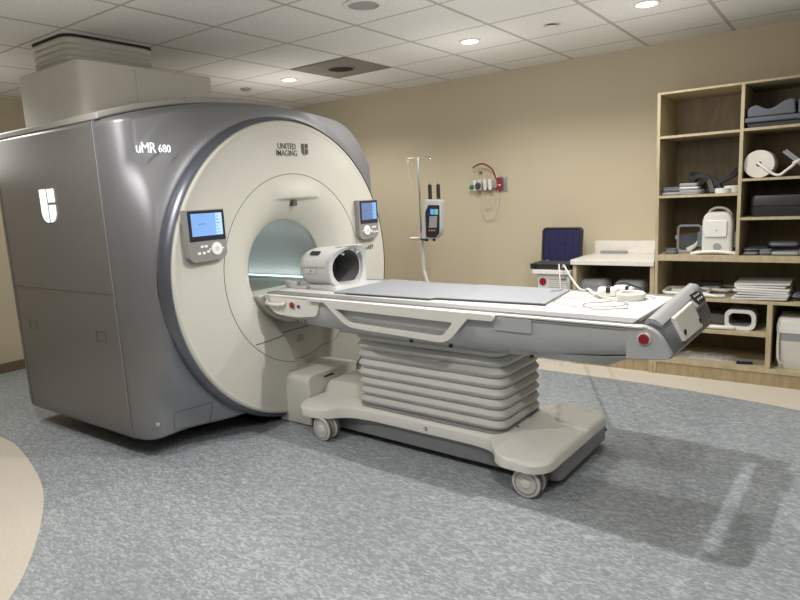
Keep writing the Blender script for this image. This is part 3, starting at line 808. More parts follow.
# foot plate spreading at the mouth
MB().loft([[(-.17, -.10, 0), (-.17, .10, 0), (-.17, .10, .02), (-.17, -.10, .02)], [(.08, -.125, 0), (.08, .125, 0), (.08, .125, .03), (.08, -.125, .03)], [(.14, -.135, 0), (.14, .135, 0), (.14, .13, .035), (.14, -.13, .035)], [(.20, -.138, 0), (.20, .138, 0), (.20, .13, .014), (.20, -.13, .014)], [(.245, -.12, 0), (.245, .12, 0), (.245, .115, .006), (.245, -.115, .006)]]).build('coil_base', M['coilw'], t, bev=.004)
for s_ in (-1, 1):
    MB().prism(rrect(-.045, .045, -.014, .014, .006), -.003, .003).build('coil_window', M['black'], t, loc=(-.03, s_ * .0985, ZCc + .0925), rot=(-s_ * math.radians(44), 0, 0))
MB().box(-.09, .02, -.1365, -.128, .098, .128).build('coil_latch', M['coilw'], t, bev=.003)
MB().box(-.185, .11, -.1375, -.132 , .135, .1368).build('coil_seam', M['greyp'], t)
MB().box(-.04, -.03, -.1385, -.130, .108, .118).build('latch_mark', M['inkd'], t)
mb = MB(); mb.tube([(.155, -.03, .20), (.15, -.075, .222), (.15, -.03, .222), (.155, -.03, .20)], .006); mb.tube([(.175, .05, .20), (.18, .09, .225), (.18, .045, .225), (.175, .05, .20)], .006)
mb.build('mirror_bracket', M['coilw'], t)
MB().box(-.33, -.20, -.13, -.10, 0, .045).build('coil_connector', M['coilw'], t, bev=.010, seg=3)
MB().box(-.31, -.10, -.13, .08, 0, .016).build('coil_sled', M['coilw'], t, bev=.004)

CABLE = [(-1.85, 4.80, .81), (-1.80, 4.70, .835), (-1.64, 4.40, .80), (-1.40, 3.90, .80), (-1.22, 3.50, .85), (-1.10, 3.22, .905), (-1.03, 3.10, .905), (-.97, 3.01, .92)]
# physiology cables, module and tubing at the foot
t = on_table('sensor_module', 'white sensor module with black band beside the coiled wires', 'sensor module', 1.93, .19, .893, .3)
MB().prism(rrect(-.05, .05, -.035, .035, .02), 0, .045).build('module_body', M['white'], t, bev=.012, seg=3)
MB().box(-.010, .012, -.037, .037, .02, .049).build('module_band', M['black'], t, bev=.004)
t = on_table('sensor_clip', 'white rounded sensor clip with a black strap', 'sensor clip', 2.00, .24, .893, -.2)
MB().prism(rrect(-.06, .05, -.03, .03, .028), 0, .05).build('clip_body', M['white'], t, bev=.014, seg=3)
MB().box(.015, .032, -.0315, .0315, .01, .052).build('clip_band', M['black'], t, bev=.003)
MB().tube(spline([(-.06, .0, .05), (-.02, .02, .06), (.03, .0, .056), (.09, -.01, .045)], 5), .005).build('clip_lead', M['black'], t)
t = on_table('wire_reel', 'round ivory wire holder lying near the table foot', 'wire holder', 2.06, .14, .893)
MB().lathe((0, 0, 0), [(.062, 0), (.068, .01), (.068, .03), (.060, .036), (.048, .034), (.046, .004)], n=36).build('reel_ring', M['white2'], t)
def coil_path(cu, cv, ru, rv, z, turns, wob, seed):
    random.seed(seed); ph = random.random() * 6
    return [TW(cu + (ru + wob * sin(3 * a + ph)) * cos(a), cv + (rv + wob * cos(2 * a + ph)) * sin(a), z + .002 * sin(5 * a)) for a in [turns * 2 * PI * i / (turns * 30) for i in range(int(turns * 30) + 1)]]
for k, (cu, cv, ru, rv, tr, sd, lb) in enumerate(((1.90, -.02, .17, .13, 2, 3, 'thin clear wire looped widest on the white tabletop'), (2.02, -.07, .10, .10, 1, 5, 'thin clear wire loop closest to the near table edge'), (1.99, .20, .15, .08, 2, 8, 'thin white wire looped round the sensor clips'))):
    tag(MB().tube(coil_path(cu, cv, ru, rv, .897, tr, .015, sd), .0022 if k < 2 else .0035, n=6).build('looped_wire', M['tube'] if k == 0 else (M['greyp'] if k == 1 else M['cable']), None), lb, 'wire', 'loose wires on the table foot')
t_ = MB(); t_.tube(spline(CABLE, 8), .0075, n=8)
tag(t_.build('white_cable', M['cable'], None), 'thick white cable running from the open case to the tabletop', 'cable')
t_ = MB(); t_.tube(spline([(-1.88, 4.79, .79), (-1.84, 4.7, .84), (-1.80, 4.62, .7), (-1.78, 4.6, .5), (-1.80, 4.62, .25), (-1.82, 4.66, .02)], 8), .005, n=8)
tag(t_.build('white_cable', M['cable'], None), 'thinner white cable hanging from the open case toward the floor', 'cable')
tag(MB().tube([TW(1.66 + .02 * sin(a * 2), .24 - .05 * a, .912) for a in [0, .4, .8, 1.2, 1.6, 2.0]], .003, n=6).build('short_wire', M['greyp'], None), 'short grey cord lying across the pad end', 'wire')

# ------------------------------------------------------------------ COUNTER
t = thing('side_counter', 'low wooden cabinet with white laminate worktop against the wall', 'counter', (-1.48, 5.12, 0))
def L(mb, o): mb.v = [(x - o[0], y - o[1], z - o[2]) for x, y, z in mb.v]; return mb
co_ = (-1.48, 5.12, 0)
L(MB().box(-1.80, -1.158, 4.835, 5.395, .826, .866), co_).build('worktop', M['counter'], t, bev=.004)
L(MB().box(-1.78, -1.158, 5.375, 5.395, .866, .972), co_).build('backsplash', M['counter'], t, bev=.002)
L(MB().box(-1.172, -1.157, 4.85, 5.375, .866, .955), co_).build('side_splash', M['counter'], t, bev=.002)
L(MB().box(-1.785, -1.755, 4.85, 5.395, 0, .826), co_).build('side_panel', M['wood'], t, bev=.001)
L(MB().box(-1.188, -1.157, 4.85, 5.395, 0, .826), co_).build('side_panel', M['wood'], t, bev=.001)
L(MB().box(-1.755, -1.188, 4.86, 5.385, .565, .588), co_).build('shelf', M['wood'], t)
L(MB().box(-1.755, -1.188, 4.86, 5.385, .10, .125), co_).build('shelf', M['wood'], t)
L(MB().box(-1.755, -1.188, 5.38, 5.394, .0, .826), co_).build('back_panel', M['wood_shaded'], t)
L(MB().box(-1.755, -1.188, 4.87, 4.886, .0, .10), co_).build('kick_board', M['kick_shaded'], t)
for k, (x, lb) in enumerate(((-1.655, 'grey rounded positioning cushion under the counter, nearer the open case'), (-1.37, 'grey rounded positioning cushion under the counter, nearer the shelves'))):
    t = thing('positioning_cushion', lb, 'cushion', (x, 5.03, .588), group='grey cushions under the counter')
    MB().loft([[(x_ * s_, y_ * s_, z) for x_, y_ in rrect(-.115, .115, -.11, .11, .05)] for s_, z in ((.95, 0), (1, .02), (1, .055), (.9, .09), (.75, .104))]).build('cushion_body', M['cush_l'], t, ang=60)
    MB().tube([(x_ * 1.005, y_ * 1.005, .055) for x_, y_ in rrect(-.115, .115, -.11, .11, .05)], .003, closed=True).build('piping', M['greyp'], t)
# small stack of dark oddments on the worktop at the back wall
# power strip along the backsplash
t = thing('power_strip', 'narrow grey power strip lying on the worktop against the backsplash', 'power strip', (-1.62, 5.35, .866))
MB().box(-.10, .12, -.015, .02, 0, .022).build('strip_body', M['cush_l'], t, bev=.003)
mb = MB()
for k in range(5): mb.box(-.085 + k * .04, -.065 + k * .04, -.0165, .0, .006, .0225)
mb.build('socket_row', M['greyp'], t)

# ------------------------------------------------------------------ open transport case on its crate
t = thing('plastic_crate', 'ivory plastic crate with red stop sign sticker beside the counter', 'crate', (-1.96, 5.0, 0))
co_ = (-1.96, 5.0, 0)
L(MB().loft([[(x, y, z) for x, y in rrect(-2.10 + i, -1.815 - i, 4.86 + i, 5.22 - i, .02)] for i, z in ((.012, .32), (0, .74))]), co_).build('crate_body', M['white2'], t)
L(MB().loft([[(x, y, z) for x, y in rrect(-2.135, -1.806, 4.835, 5.24, .02)] for z in (.742, .775)]), co_).build('crate_rim', M['white'], t, bev=.004)
L(MB().cyl((-2.045, 4.862, .675), .032, .008, 'y', 8), co_).build('red_sticker', M['red'], t)
L(MB().box(-2.00, -1.83, 4.857, 4.864, .615, .72), co_).build('paper_label', M['label'], t)
mb = MB()
for k in range(5): mb.box(-1.99, -1.86 + .01 * (k % 3), 4.8555, 4.857, .63 + k * .017, .634 + k * .017)
mb.box(-1.885, -1.845, 4.8555, 4.857, .69, .712)
L(mb, co_).build('label_print', M['greyp'], t)
# trolley below the crate
t2 = thing('crate_stand', 'low metal stand holding the ivory plastic crate', 'stand', (-1.96, 5.0, 0))
L(MB().box(-2.11, -1.80, 4.86, 5.21, .30, .32), co_).build('stand_shelf', M['steel'], t2)
for x in (-2.095, -1.815):
    for y in (4.875, 5.195): L(MB().cyl((x, y, .15), .011, .30, 'z', 14), co_).build('leg', M['steel'], t2)
L(MB().box(-2.11, -1.80, 4.86, 5.21, .08, .095), co_).build('stand_shelf', M['steel'], t2)
# case
t = thing('open_case', 'open black case with navy blue liner standing on the ivory crate', 'case', (-1.98, 5.0, .776))
def CL(mb): return mb
MB().loft([[(x, y, z) for x, y in rrect(-.19 + i, .17 - i, -.13 + i, .19 - i, .025)] for i, z in ((.01, .0), (0, .03), (0, .045))]).build('case_tray', M['black'], t, bev=.003)
MB().prism(rrect(-.165, .145, -.11, .165, .02), .044, .047).build('tray_liner', M['foam'], t)
lid = MB(); o = rrect(-.19, .17, .0, .315, .035); 
lo_ = lid.prism(o, 0, .03, 'y'); lidob = lid.build('case_lid', M['black'], t, bev=.006, loc=(0, .12, .02), rot=(math.radians(-8), 0, 0))
MB().tube([(x, -.002, z) for x, z in rrect(-.18, .16, .01, .305, .03)], .009, n=8, closed=True).build('lid_rim', M['black'], lidob)
MB().prism(rrect(-.165, .145, .03, .29, .02), -.004, .002, 'y').build('lid_liner', M['navy'], lidob)
mb = MB()
for k in range(4): mb.box(-.115 + k * .068, -.108 + k * .068, -.007, -.003, .05, .272)
mb.box(-.15, .13, -.0065, -.003, .165, .17); mb.build('liner_ribs', M['navy'], lidob, bev=.002)
for x in (-.155, .12):
    MB().box(x - .02, x + .02, -.145, -.13, .005, .05).build('case_latch', M['black'], t, bev=.003)
for x in (-.125, .09):
    MB().box(x - .012, x + .012, .10, .125, .03, .055).build('case_hinge', M['steel'], t)

# ------------------------------------------------------------------ SHELF UNIT
t = thing('shelf_unit', 'tall maple open shelf unit with many compartments on the back wall', 'shelf unit', (-.36, 5.12, 0))
co_ = (-.36, 5.12, 0)
F0, B0 = 4.85, 5.395
def SB(x0, x1, z0, z1, name='shelf', y0=F0, y1=B0 - .015, m=M['wood']): return L(MB().box(x0, x1, y0, y1, z0, z1), co_).build(name, m, t, bev=.0012, seg=1)
X0, X1, X2, X3 = -1.155, -.612, -.082, .448
SB(X0, X0 + .022, 0, 2.073, 'side_panel'); SB(X3, X3 + .022, 0, 2.073, 'side_panel')
SB(X0 + .022, X3, 2.058, 2.073, 'top_panel')
SB(X0 + .022, X3, .870, .914, 'middle_shelf')
SB(X0 + .022, X3, .580, .602, 'long_shelf'); SB(X0 + .022, X3, .094, .126, 'bottom_shelf')
SB(X1 - .011, X1 + .011, .914, 2.058, 'divider'); SB(X2 - .011, X2 + .011, .914, 2.058, 'divider')
SB(-.415, -.383, .126, .580, 'divider'); SB(.02, .045, .126, .580, 'divider')
for z in (1.760, 1.337): SB(X0 + .022, X1 - .011, z - .009, z + .009)
for z in (1.763, 1.431, 1.168):
    SB(X1 + .011, X2 - .011, z - .009, z + .009); SB(X2 + .011, X3, z - .009, z + .009)
SB(X0 + .022, -.415, .348, .372)
L(MB().box(X0, X3 + .022, B0 - .015, B0, 0, 2.073), co_).build('back_panel', M['wood_shaded'], t)
SB(X0 + .022, X3, 0, .094, 'kick_board', y0=F0 + .006, y1=F0 + .022, m=M['kick_shaded'])

# --- left column, second compartment
def flat_box(w, d, h, r=.01): return rrect(-w / 2, w / 2, -d / 2, d / 2, r)
def slab(name, label, cat, x, y, z, w, d, h, m, rz=0, group=None, bev=.006, extra=None, r=.015, pname='pad_body'):
    t = thing(name, label, cat, (x, y, z), rz, group)
    MB().prism(rrect(-w / 2, w / 2, -d / 2, d / 2, r), 0, h).build(pname, m, t, bev=bev, seg=3)
    if extra == 'seam': MB().tube([(a, b, h / 2) for a, b in rrect(-w / 2 - .001, w / 2 + .001, -d / 2 - .001, d / 2 + .001, r)], .0022, closed=True, n=6).build('side_seam', M['greyp'], t)
    if extra == 'strap': MB().box(-w * .18, -w * .02, -d / 2 - .002, d / 2 + .002, -.0005 + .001, h + .002).build('strap', M['black'], t)
    return t
zz = 1.346
slab('coil_pad', 'light grey flat pad at the left end of the shelf, bottom of its pair', 'coil pad', -1.06, 4.96, zz, .13, .16, .022, M['cush_l'], .08, 'small pads on the shelf', extra='seam')
slab('coil_pad', 'grey tilted pad lying on top at the left end of the shelf', 'coil pad', -1.065, 4.97, zz + .024, .12, .14, .035, M['cushion'], .15, 'small pads on the shelf', extra='seam')
slab('coil_pad', 'light grey pad with rounded end beside the dark straps', 'coil pad', -.93, 4.95, zz, .15, .14, .034, M['cush_l'], -.05, 'small pads on the shelf', extra='seam', r=.03)
slab('coil_pad', 'pale grey pad stacked over the rounded one', 'coil pad', -.945, 4.96, zz + .036, .13, .13, .018, M['white'], .05, 'small pads on the shelf', extra='seam')
slab('coil_pad', 'white topmost pad of the small stack', 'coil pad', -.95, 4.97, zz + .056, .12, .12, .026, M['cush_l'], .0, 'small pads on the shelf', extra='seam')
t = thing('strap_bundle', 'heap of dark positioning straps behind the small pads', 'straps', (-.86, 5.14, zz))
random.seed(11)
for k, (pp_, m_) in enumerate(((((-.10, 0, .02), (-.09, -.02, .10), (-.04, -.03, .13), (.05, -.04, .09), (.10, -.05, .02)), 'foam'), (((-.05, -.06, .01), (-.03, -.07, .07), (.02, -.08, .10), (.05, -.1, .04), (.06, -.11, .01)), 'black'), (((.02, -.05, .01), (.06, -.06, .06), (.12, .0, .10), (.17, .04, .13), (.19, .06, .17)), 'foam'), (((-.12, .04, .15), (-.06, .03, .13), (.0, .02, .11), (.04, .0, .08), (.08, -.02, .03)), 'black'))):
    pts = spline(pp_, 6); mb = MB(); rings = []
    for i, p in enumerate(pts):
        q = pts[min(i + 1, len(pts) - 1)] - pts[max(i - 1, 0)]; q.normalize(); n_ = Vector((0, 1, 0)); c_ = q.cross(n_).normalized()
        w_ = .05; h_ = .016
        rings.append([tuple(p + n_ * a + c_ * b_) for a, b_ in ((-w_, -h_), (w_, -h_), (w_, h_), (-w_, h_))])
    mb.loft(rings).build('strap', M[m_], t, bev=.002)
for (x, y, z, lb) in ((-.725, 4.92, zz, 'white tape roll at the front beside the divider, lower of two'), (-.675, 4.97, zz, 'white tape roll tucked against the shelf divider')):
    t = thing('tape_roll', lb, 'tape roll', (x, y, z), 0, 'tape rolls on the shelf')
    h = .036 if x < -.7 else .05
    MB().lathe((0, 0, 0), [(.022, 0), (.047, 0), (.05, .003), (.05, h - .003), (.047, h), (.022, h), (.022, 0)], n=36).build('tape', M['tape'], t)
    MB().lathe((0, 0, 0), [(.020, .001), (.0225, .001), (.0225, h - .001), (.020, h - .001), (.020, .001)], n=30).build('core', M['greyp'], t)

# --- left column, third compartment
zz = .914
slab('small_grey_box', 'small slate grey box at the left front of the shelf', 'box', -1.055, 4.925, zz, .075, .07, .042, M['cushion'], 0, extra='seam', pname='box_body')
t = thing('hoop_stand', 'dark grey upright hoop frame behind the small grey box', 'frame', (-.955, 5.04, zz))
fr_ = rrect(-.08, .08, .01, .20, .025, 5)
MB().tube([(x, 0, z) for x, z in fr_], .010, n=10, closed=True).build('hoop', M['greyp'], t)
MB().prism(rrect(-.068, .068, .03, .13, .02), .012, .02, 'y').build('hoop_pane', M['tint'], t)
MB().box(-.10, -.078, -.012, .012, .10, .13).build('pivot', M['greyp'], t, bev=.003)
MB().box(-.09, .09, -.045, .045, 0, .012).build('foot', M['greyp'], t, bev=.003)
MB().tube([(.0, -.03, .02), (.05, -.035, .06), (.07, -.04, .09)], [.025, .012, .009], n=10).build('spare_hose', M['white2'], t)
t = thing('neck_coil', 'upright white coil box with arched carry handle and grey side arms', 'coil', (-.755, 4.99, zz))
MB().loft([[(-x_, y_, z) for x_, y_ in rrect(-.098 * s_, .098 * s_, -.07, .09, .02)] for s_, z in ((1, .02), (1, .20), (.98, .235), (.90, .27), (.72, .295), (.5, .303))]).build('coil_box', M['white2'], t, ang=50)
MB().prism(rrect(-.078, .066, .125, .245, .015), -.082, -.069, 'y').build('hatch', M['white'], t, bev=.005)
MB().box(-.1, .1, -.0715, -.0695, .148, .150).build('box_seam', M['seam_l'], t)
MB().cyl((.0, -.083, .172), .004, .004, 'y', 10).build('hatch_mark', M['inkd'], t)
MB().cyl((.005, -.072, .055), .026, .008, 'y', 24).build('oval_badge', M['cush_l'], t)
MB().tube(spline([(-.075, .01, .275), (-.05, .01, .315), (0, .01, .33), (.05, .01, .315), (.08, .01, .275)], 6), .010, n=10).build('carry_handle', M['white2'], t)
for s_ in (-1, 1):
    MB().prism(rrect(s_ * .117 - .016, s_ * .117 + .016, .05, .16, .01), -.03, .03, 'y').build('side_arm', M['cushion'], t, bev=.004)
MB().tube(spline([(-.16, -.085, .006), (-.10, -.10, .018), (0, -.10, .024), (.09, -.10, .016), (.13, -.085, .006)], 6), .012, n=10).build('base_bar', M['white'], t)
MB().box(-.15, .13, -.08, .08, 0, .02).build('coil_foot', M['white'], t, bev=.006)

# --- left column, fourth compartment
zz = .602
def flexcoil(name, label, x, y, z, w, d, rz):
    t = thing(name, label, 'coil', (x, y, z), rz, 'flat coils on the long shelf')
    MB().prism(rrect(-w / 2, w / 2, -d / 2, d / 2, .04), 0, .022).build('coil_pad', M['cush_l'], t, bev=.008, seg=3)
    MB().prism(rrect(-w / 2 + .05, w / 2 - .08, -d / 2 + .05, d / 2 - .05, .02), .020, .045).build('coil_block', M['white2'], t, bev=.008)
    MB().tube([(a, b, .022) for a, b in rrect(-w / 2, w / 2, -d / 2, d / 2, .05)], .013, n=10, closed=True).build('edge_tube', M['white'], t)
    return t
flexcoil('flat_coil', 'flat grey coil pad edged with a white tube at the shelf front', -.96, 5.02, zz + .002, .30, .26, .05)
flexcoil('flat_coil', 'smaller flat grey coil with white edge stacked behind the papers', -.80, 5.22, zz + .002, .26, .2, -.15)
slab('dark_pad', 'dark grey pad lying on the smaller flat coil', 'pad', -.83, 5.22, zz + .052, .16, .14, .02, M['foam'], .1)
tag(MB().tube(spline([(-.93, 4.87, zz + .012), (-.82, 4.885, zz + .02), (-.74, 4.88, zz + .016), (-.69, 4.91, zz + .014)], 6), [.013] * 19, n=10).build('padded_bar', M['white'], None), 'short white tube arm lying at the front of the long shelf', 'padded bar')
t = thing('linen_stack', 'thick stack of folded white sheets leaning over the long shelf front', 'linens', (-.46, 5.06, zz))
for k in range(7):
    w = .34 - .012 * (k % 3); d = .36 - .008 * k; z = k * .016
    ox = .006 * ((k * 37) % 5 - 2)
    mb = MB(); pl = rrect(-w / 2 + ox, w / 2 + ox, -d / 2 - .02 * (k < 4), d / 2, .012)
    mb.loft([[(a + .04 * (b > 0) * 0, b, z + zz_ + .012 * sin(a * 9 + k) * .35) for a, b in pl] for zz_ in (.0045, .0175)])
    mb.build('folded_sheet', M['linen'] if k != 4 else M['paper'], t, bev=.004)
t = thing('cable_heap', 'tangle of dark blue and grey leads beside the folded sheets', 'leads', (-.19, 5.02, zz))
for k in range(5):
    random.seed(20 + k); ph = random.random() * 6
    MB().tube([(.10 * cos(a + ph) + .01 * k - .01, (.10 + .01 * k) * sin(a), .008 + .012 * k + .004 * sin(3 * a)) for a in [2 * PI * i / 28 for i in range(28)]], .006, n=6, closed=True).build('lead', (M['foam'], M['navy'], M['greyp'], M['cush_l'], M['blue'])[k], t)

# --- left column, low compartments
zz = .372
t = thing('knee_coil', 'grey and white oval ring coil on the small low shelf', 'coil', (-.585, 5.0, zz))
o = rrect(-.098, .098, .0, .150, .05, 6); i_ = rrect(-.072, .072, .028, .122, .035, 6); n = len(o)
mb = MB(); vs = [(p[0], -.07, p[1]) for p in o] + [(p[0], -.07, p[1]) for p in i_] + [(p[0], .10, p[1]) for p in o] + [(p[0], .10, p[1]) for p in i_]; fs = []
for k in range(n):
    j = (k + 1) % n; fs += [(k, j, n + j, n + k), (2 * n + k, 3 * n + k, 3 * n + j, 2 * n + j), (k, 2 * n + k, 2 * n + j, j), (n + k, n + j, 3 * n + j, 3 * n + k)]
mb.add(vs, fs); mb.build('ring_shell', M['cush_l'], t, bev=.006, seg=3)
mb = MB(); vs = [(p[0] * 1.02, -.085, p[1]) for p in o] + [(p[0], -.085, p[1]) for p in i_] + [(p[0] * 1.02, -.066, p[1]) for p in o] + [(p[0], -.066, p[1]) for p in i_]
mb.add(vs, fs); mb.build('front_rim', M['white'], t, bev=.004)
tag(MB().tube(spline([(-.90, 4.89, zz + .016), (-.80, 4.885, zz + .018), (-.70, 4.885, zz + .018), (-.62, 4.905, zz + .016)], 6), .0155, n=12).build('padded_bar', M['white'], None), 'thick white tube arm resting on the small low shelf', 'padded bar')
slab('grey_case', 'flat dark grey case pushed to the back of the small low shelf', 'case', -.86, 5.2, zz, .30, .18, .07, M['greyp'], 0, pname='case_body')
zz = .126
t = thing('clear_bag', 'crumpled clear plastic bag on the bottom shelf', 'bag', (-.80, 5.0, zz))
mb = MB(); NN = 18; vs = []; random.seed(3)
for j in range(NN + 1):
    for i in range(NN + 1):
        x = -.22 + .44 * i / NN; y = -.10 + .2 * j / NN; e = min(1, 6 * min(i, NN - i, j, NN - j) / NN)
        vs.append((x, y, .002 + e * (.012 + .016 * random.random())))
fs = [(j * (NN + 1) + i, j * (NN + 1) + i + 1, (j + 1) * (NN + 1) + i + 1, (j + 1) * (NN + 1) + i) for j in range(NN) for i in range(NN)]
mb.add(vs, fs).build('bag_film', M['clear'], t); MB().box(-.12, .10, -.06, .05, 0, .006).build('bag_contents', M['paper'], t, bev=.002)
t = thing('blue_packet', 'small dark blue packet on the bottom shelf', 'packet', (-.55, 4.93, zz), .35)
MB().prism([(-.055, -.02), (.05, -.028), (.055, .012), (-.04, .022)], 0, .014).build('packet_body', M['navy'], t, bev=.003)
MB().box(-.03, .03, -.012, .004, .0142, .0148).build('packet_print', M['blue'], t)

# --- right column
zz = 1.772
t = thing('contour_cushion', 'dark slate contoured head cushion with a saddle dip on the top shelf', 'cushion', (-.36, 5.02, zz))
pf = [(-.235, .0), (-.245, .06), (.30, .06), (.30, 0)]
MB().loft([[(-.215, y, .0), (.27, y, .0), (.27, y, .030), (-.23, y, .030)] for y in (-.15, .2)]).build('cushion_base', M['foam'], t, bev=.006)
MB().box(-.240, .27, -.165, .2, .032, .066).build('cushion_plate', M['cushion'], t, bev=.012, seg=3)
tp = [(-.225, .068), (-.228, .12), (-.20, .142), (-.165, .145)] + [(-.165 + .13 * k / 8, .145 - .03 * sin(PI * k / 8) ** 1) for k in range(1, 8)] + [(-.03, .150), (.01, .165), (.045, .160), (.05, .068)]
MB().prism(tp, -.15, .15, 'y').build('saddle', M['cushion'], t, bev=.012, seg=3)
slab('cushion_block', 'dark slate cushion block beside the saddle cushion on the top shelf', 'cushion', -.23, 5.02, zz + .068, .14, .28, .09, M['cushion'], 0, pname='block_body')
zz = 1.440
t = thing('paper_roll', 'large white paper roll lying with its round end facing out', 'paper roll', (-.507, 5.03, zz))
MB().lathe((0, 0, .092), [(.017, -.14), (.090, -.14), (.092, -.136), (.092, .14), (.017, .14), (.017, -.14)], 'y', 48).build('paper', M['paper'], t)
MB().lathe((0, 0, .092), [(.0172, -.139), (.0172, .139)], 'y', 24).build('core', M['black'], t)
MB().lathe((0, 0, .092), [(.001, -.10), (.017, -.10)], 'y', 24).build('core_end', M['void'], t)
t = thing('leg_support', 'bent white tube support with grey tray leaning beside the paper roll', 'support', (-.36, 4.90, zz))
MB().tube(spline([(-.155, -.012, .10), (-.11, -.03, .065), (-.06, -.035, .022), (-.02, -.035, .014), (.02, -.03, .045), (.07, -.02, .09)], 6), .009, n=10).build('tube_arm', M['white'], t)
MB().box(-.09, .11, -.02, .14, -.008, .008).build('tray', M['cush_l'], t, bev=.004, loc=(.055, .04, .105), rot=(0, math.radians(42), 0))
MB().box(-.085, .105, -.018, .0, .008, .022).build('tray_lip', M['greyp'], t, bev=.003, loc=(.055, .04, .105), rot=(0, math.radians(42), 0))
MB().tube(spline([(.05, -.02, .08), (.09, -.02, .10), (.14, .0, .09), (.19, .02, .10)], 5), .013, n=10).build('knuckle', M['white2'], t)
zz = 1.177
t = thing('black_case', 'long matte black case filling the compartment under the paper roll', 'case', (-.34, 5.06, zz))
MB().loft([[(x_, y_, z) for x_, y_ in rrect(-.205 * s_, .205 * s_, -.15 * s_, .15 * s_, .02)] for s_, z in ((.97, 0), (1, .03), (1, .12), (.96, .145))]).build('case_body', M['black'], t, bev=.004)
MB().box(-.206, .206, -.152, .152, .07, .074).build('case_seam', M['void'], t)
zz = .914
gi = 0
for (x, y, z, w, d, h, rz, m_, lb) in (
    (-.535, 4.93, 0, .09, .10, .026, .1, 'cushion', 'slate pad lying flat nearest the divider'),
    (-.50, 5.07, 0, .13, .12, .05, -.1, 'foam', 'dark pad set back behind the front slate pads'),
    (-.535, 4.94, .027, .085, .09, .022, .3, 'foam', 'dark small pad lying on the slate pad nearest the divider'),
    (-.445, 4.93, 0, .075, .09, .042, 0, 'cushion', 'short thick slate pad second from the divider'),
    (-.33, 4.92, 0, .16, .10, .026, .02, 'cush_l', 'long pale slate pad lying flat at the shelf front'),
    (-.35, 5.00, .055, .17, .12, .032, .15, 'cushion', 'long slate pad tilted on top of the pile'),
    (-.33, 5.06, 0, .18, .14, .054, -.05, 'foam', 'dark wide pad under the tilted slate pad'),
    (-.20, 4.93, 0, .10, .11, .05, 0, 'cush_l', 'pale thick pad at the right end of the pile')):
    slab('positioning_pad', lb, 'pad', x, y, zz + z, w, d, h, M[m_], rz, 'positioning pads on the middle shelf', bev=.012, r=.025, extra='seam')
zz = .126
t = thing('storage_bin', 'white lidded plastic bin on the bottom shelf by the divider', 'bin', (-.22, 5.06, zz))
MB().loft([[(x_ * s_, y_ * s_, z) for x_, y_ in rrect(-.135, .135, -.15, .15, .03)] for s_, z in ((.90, .0), (.93, .02), (1, .25))]).build('bin_body', M['white2'], t, ang=50)
MB().loft([[(x_ * s_, y_ * s_, z) for x_, y_ in rrect(-.135, .135, -.15, .15, .03)] for s_, z in ((1.04, .252), (1.05, .30), (.98, .345), (.90, .358))]).build('bin_lid', M['white'], t, ang=30)
MB().loft([[(x_ * s_, y_ * s_, z) for x_, y_ in rrect(-.135, .135, -.15, .15, .03)] for s_, z in ((1.005, .20), (1.012, .251))], caps=False).build('bin_band', M['cush_l'], t)
MB().tube(spline([(-.125, -.155, .26), (-.125, -.168, .16), (-.12, -.165, .07), (-.10, -.155, .03)], 6), .009, n=8).build('bin_handle', M['white2'], t)

# ------------------------------------------------------------------ injector on its pole
t = thing('injector_stand', 'slim pole stand with IV hooks, curved lower post and injector arm', 'injector stand', (-3.10, 4.70, 0))
MB().cyl((-.036, 0, 1.42), .010, .70, 'z', 16).build('upper_pole', M['steel'], t)
MB().tube(spline([(-.036, 0, 1.10), (-.034, 0, .95), (-.028, 0, .78), (-.005, 0, .68), (.012, 0, .60), (.012, 0, .35), (0, 0, .06)], 6), .017, n=14).build('lower_post', M['trimw'], t)
mb = MB()
mb.tube([(-.145, 0, 1.772), (-.036, 0, 1.768), (.085, 0, 1.765)], .004, n=8)
for s_ in (-1, 1):
    x = -.145 if s_ < 0 else .085
    mb.tube(spline([(x, 0, 1.772), (x + s_ * .012, 0, 1.757), (x + s_ * .006, 0, 1.745), (x - s_ * .012, 0, 1.75)], 4), .004, n=8)
mb.build('hook_bar', M['steel'], t)
MB().tube([(-.155, -.005, 1.052), (-.03, -.005, 1.055)], .013, n=12).build('arm_grip', M['white'], t)
MB().tube([(-.03, -.004, 1.05), (.04, -.02, 1.045)], .015, n=12).build('arm_joint', M['black'], t)
for a in range(5):
    an = 2 * PI * a / 5 + .3
    lg = MB().tube([(0, 0, .075), (.26 * cos(an), .26 * sin(an), .05)], [.02, .012], n=10).build('leg', M['trimw'], t)
    MB().cyl((.26 * cos(an), .26 * sin(an), .024), .024, .02, 'y', 20).build('caster', M['rubber'], lg)
MB().cyl((0, 0, .08), .03, .06, 'z', 20).build('foot_hub', M['trimw'], t)
t2 = thing('syringe_injector', 'white two-syringe contrast injector head with lit screen on the pole', 'injector', (-2.965, 4.64, 1.055), .12)
pl = rpoly([(-.105, .0), (.04, .0), (.088, .06), (.098, .335), (-.055, .345), (-.10, .05)], [.02, .03, .04, .02, .02, .02], n=5)
MB().prism(pl, -.045, .045, 'y').build('injector_body', M['cush_l2'], t2, bev=.008, seg=3)
MB().prism(rpoly([(-.052, .02), (.040, .012), (.078, .05), (.088, .292), (-.018, .298), (-.05, .24)], .012), -.052, -.044, 'y').build('injector_face', M['bezel'], t2, bev=.003)
MB().prism([(.0, .215), (.035, .213), (.036, .26), (.001, .262)], -.0535, -.0515, 'y').build('screen', M['cyan'], t2)
MB().prism([(.040, .213), (.072, .211), (.074, .257), (.041, .26)], -.0535, -.0515, 'y').build('screen', M['lcdg'], t2)
MB().prism([(-.02, .10), (.055, .10), (.065, .20), (-.01, .20)], -.0535, -.0515, 'y').build('key_field', M['greyp'], t2)
mb = MB()
for k in range(3): mb.box(-.025 + k * .024, -.008 + k * .024, -.0545, -.052, .070, .082)
mb.build('orange_keys', M['orange'], t2)
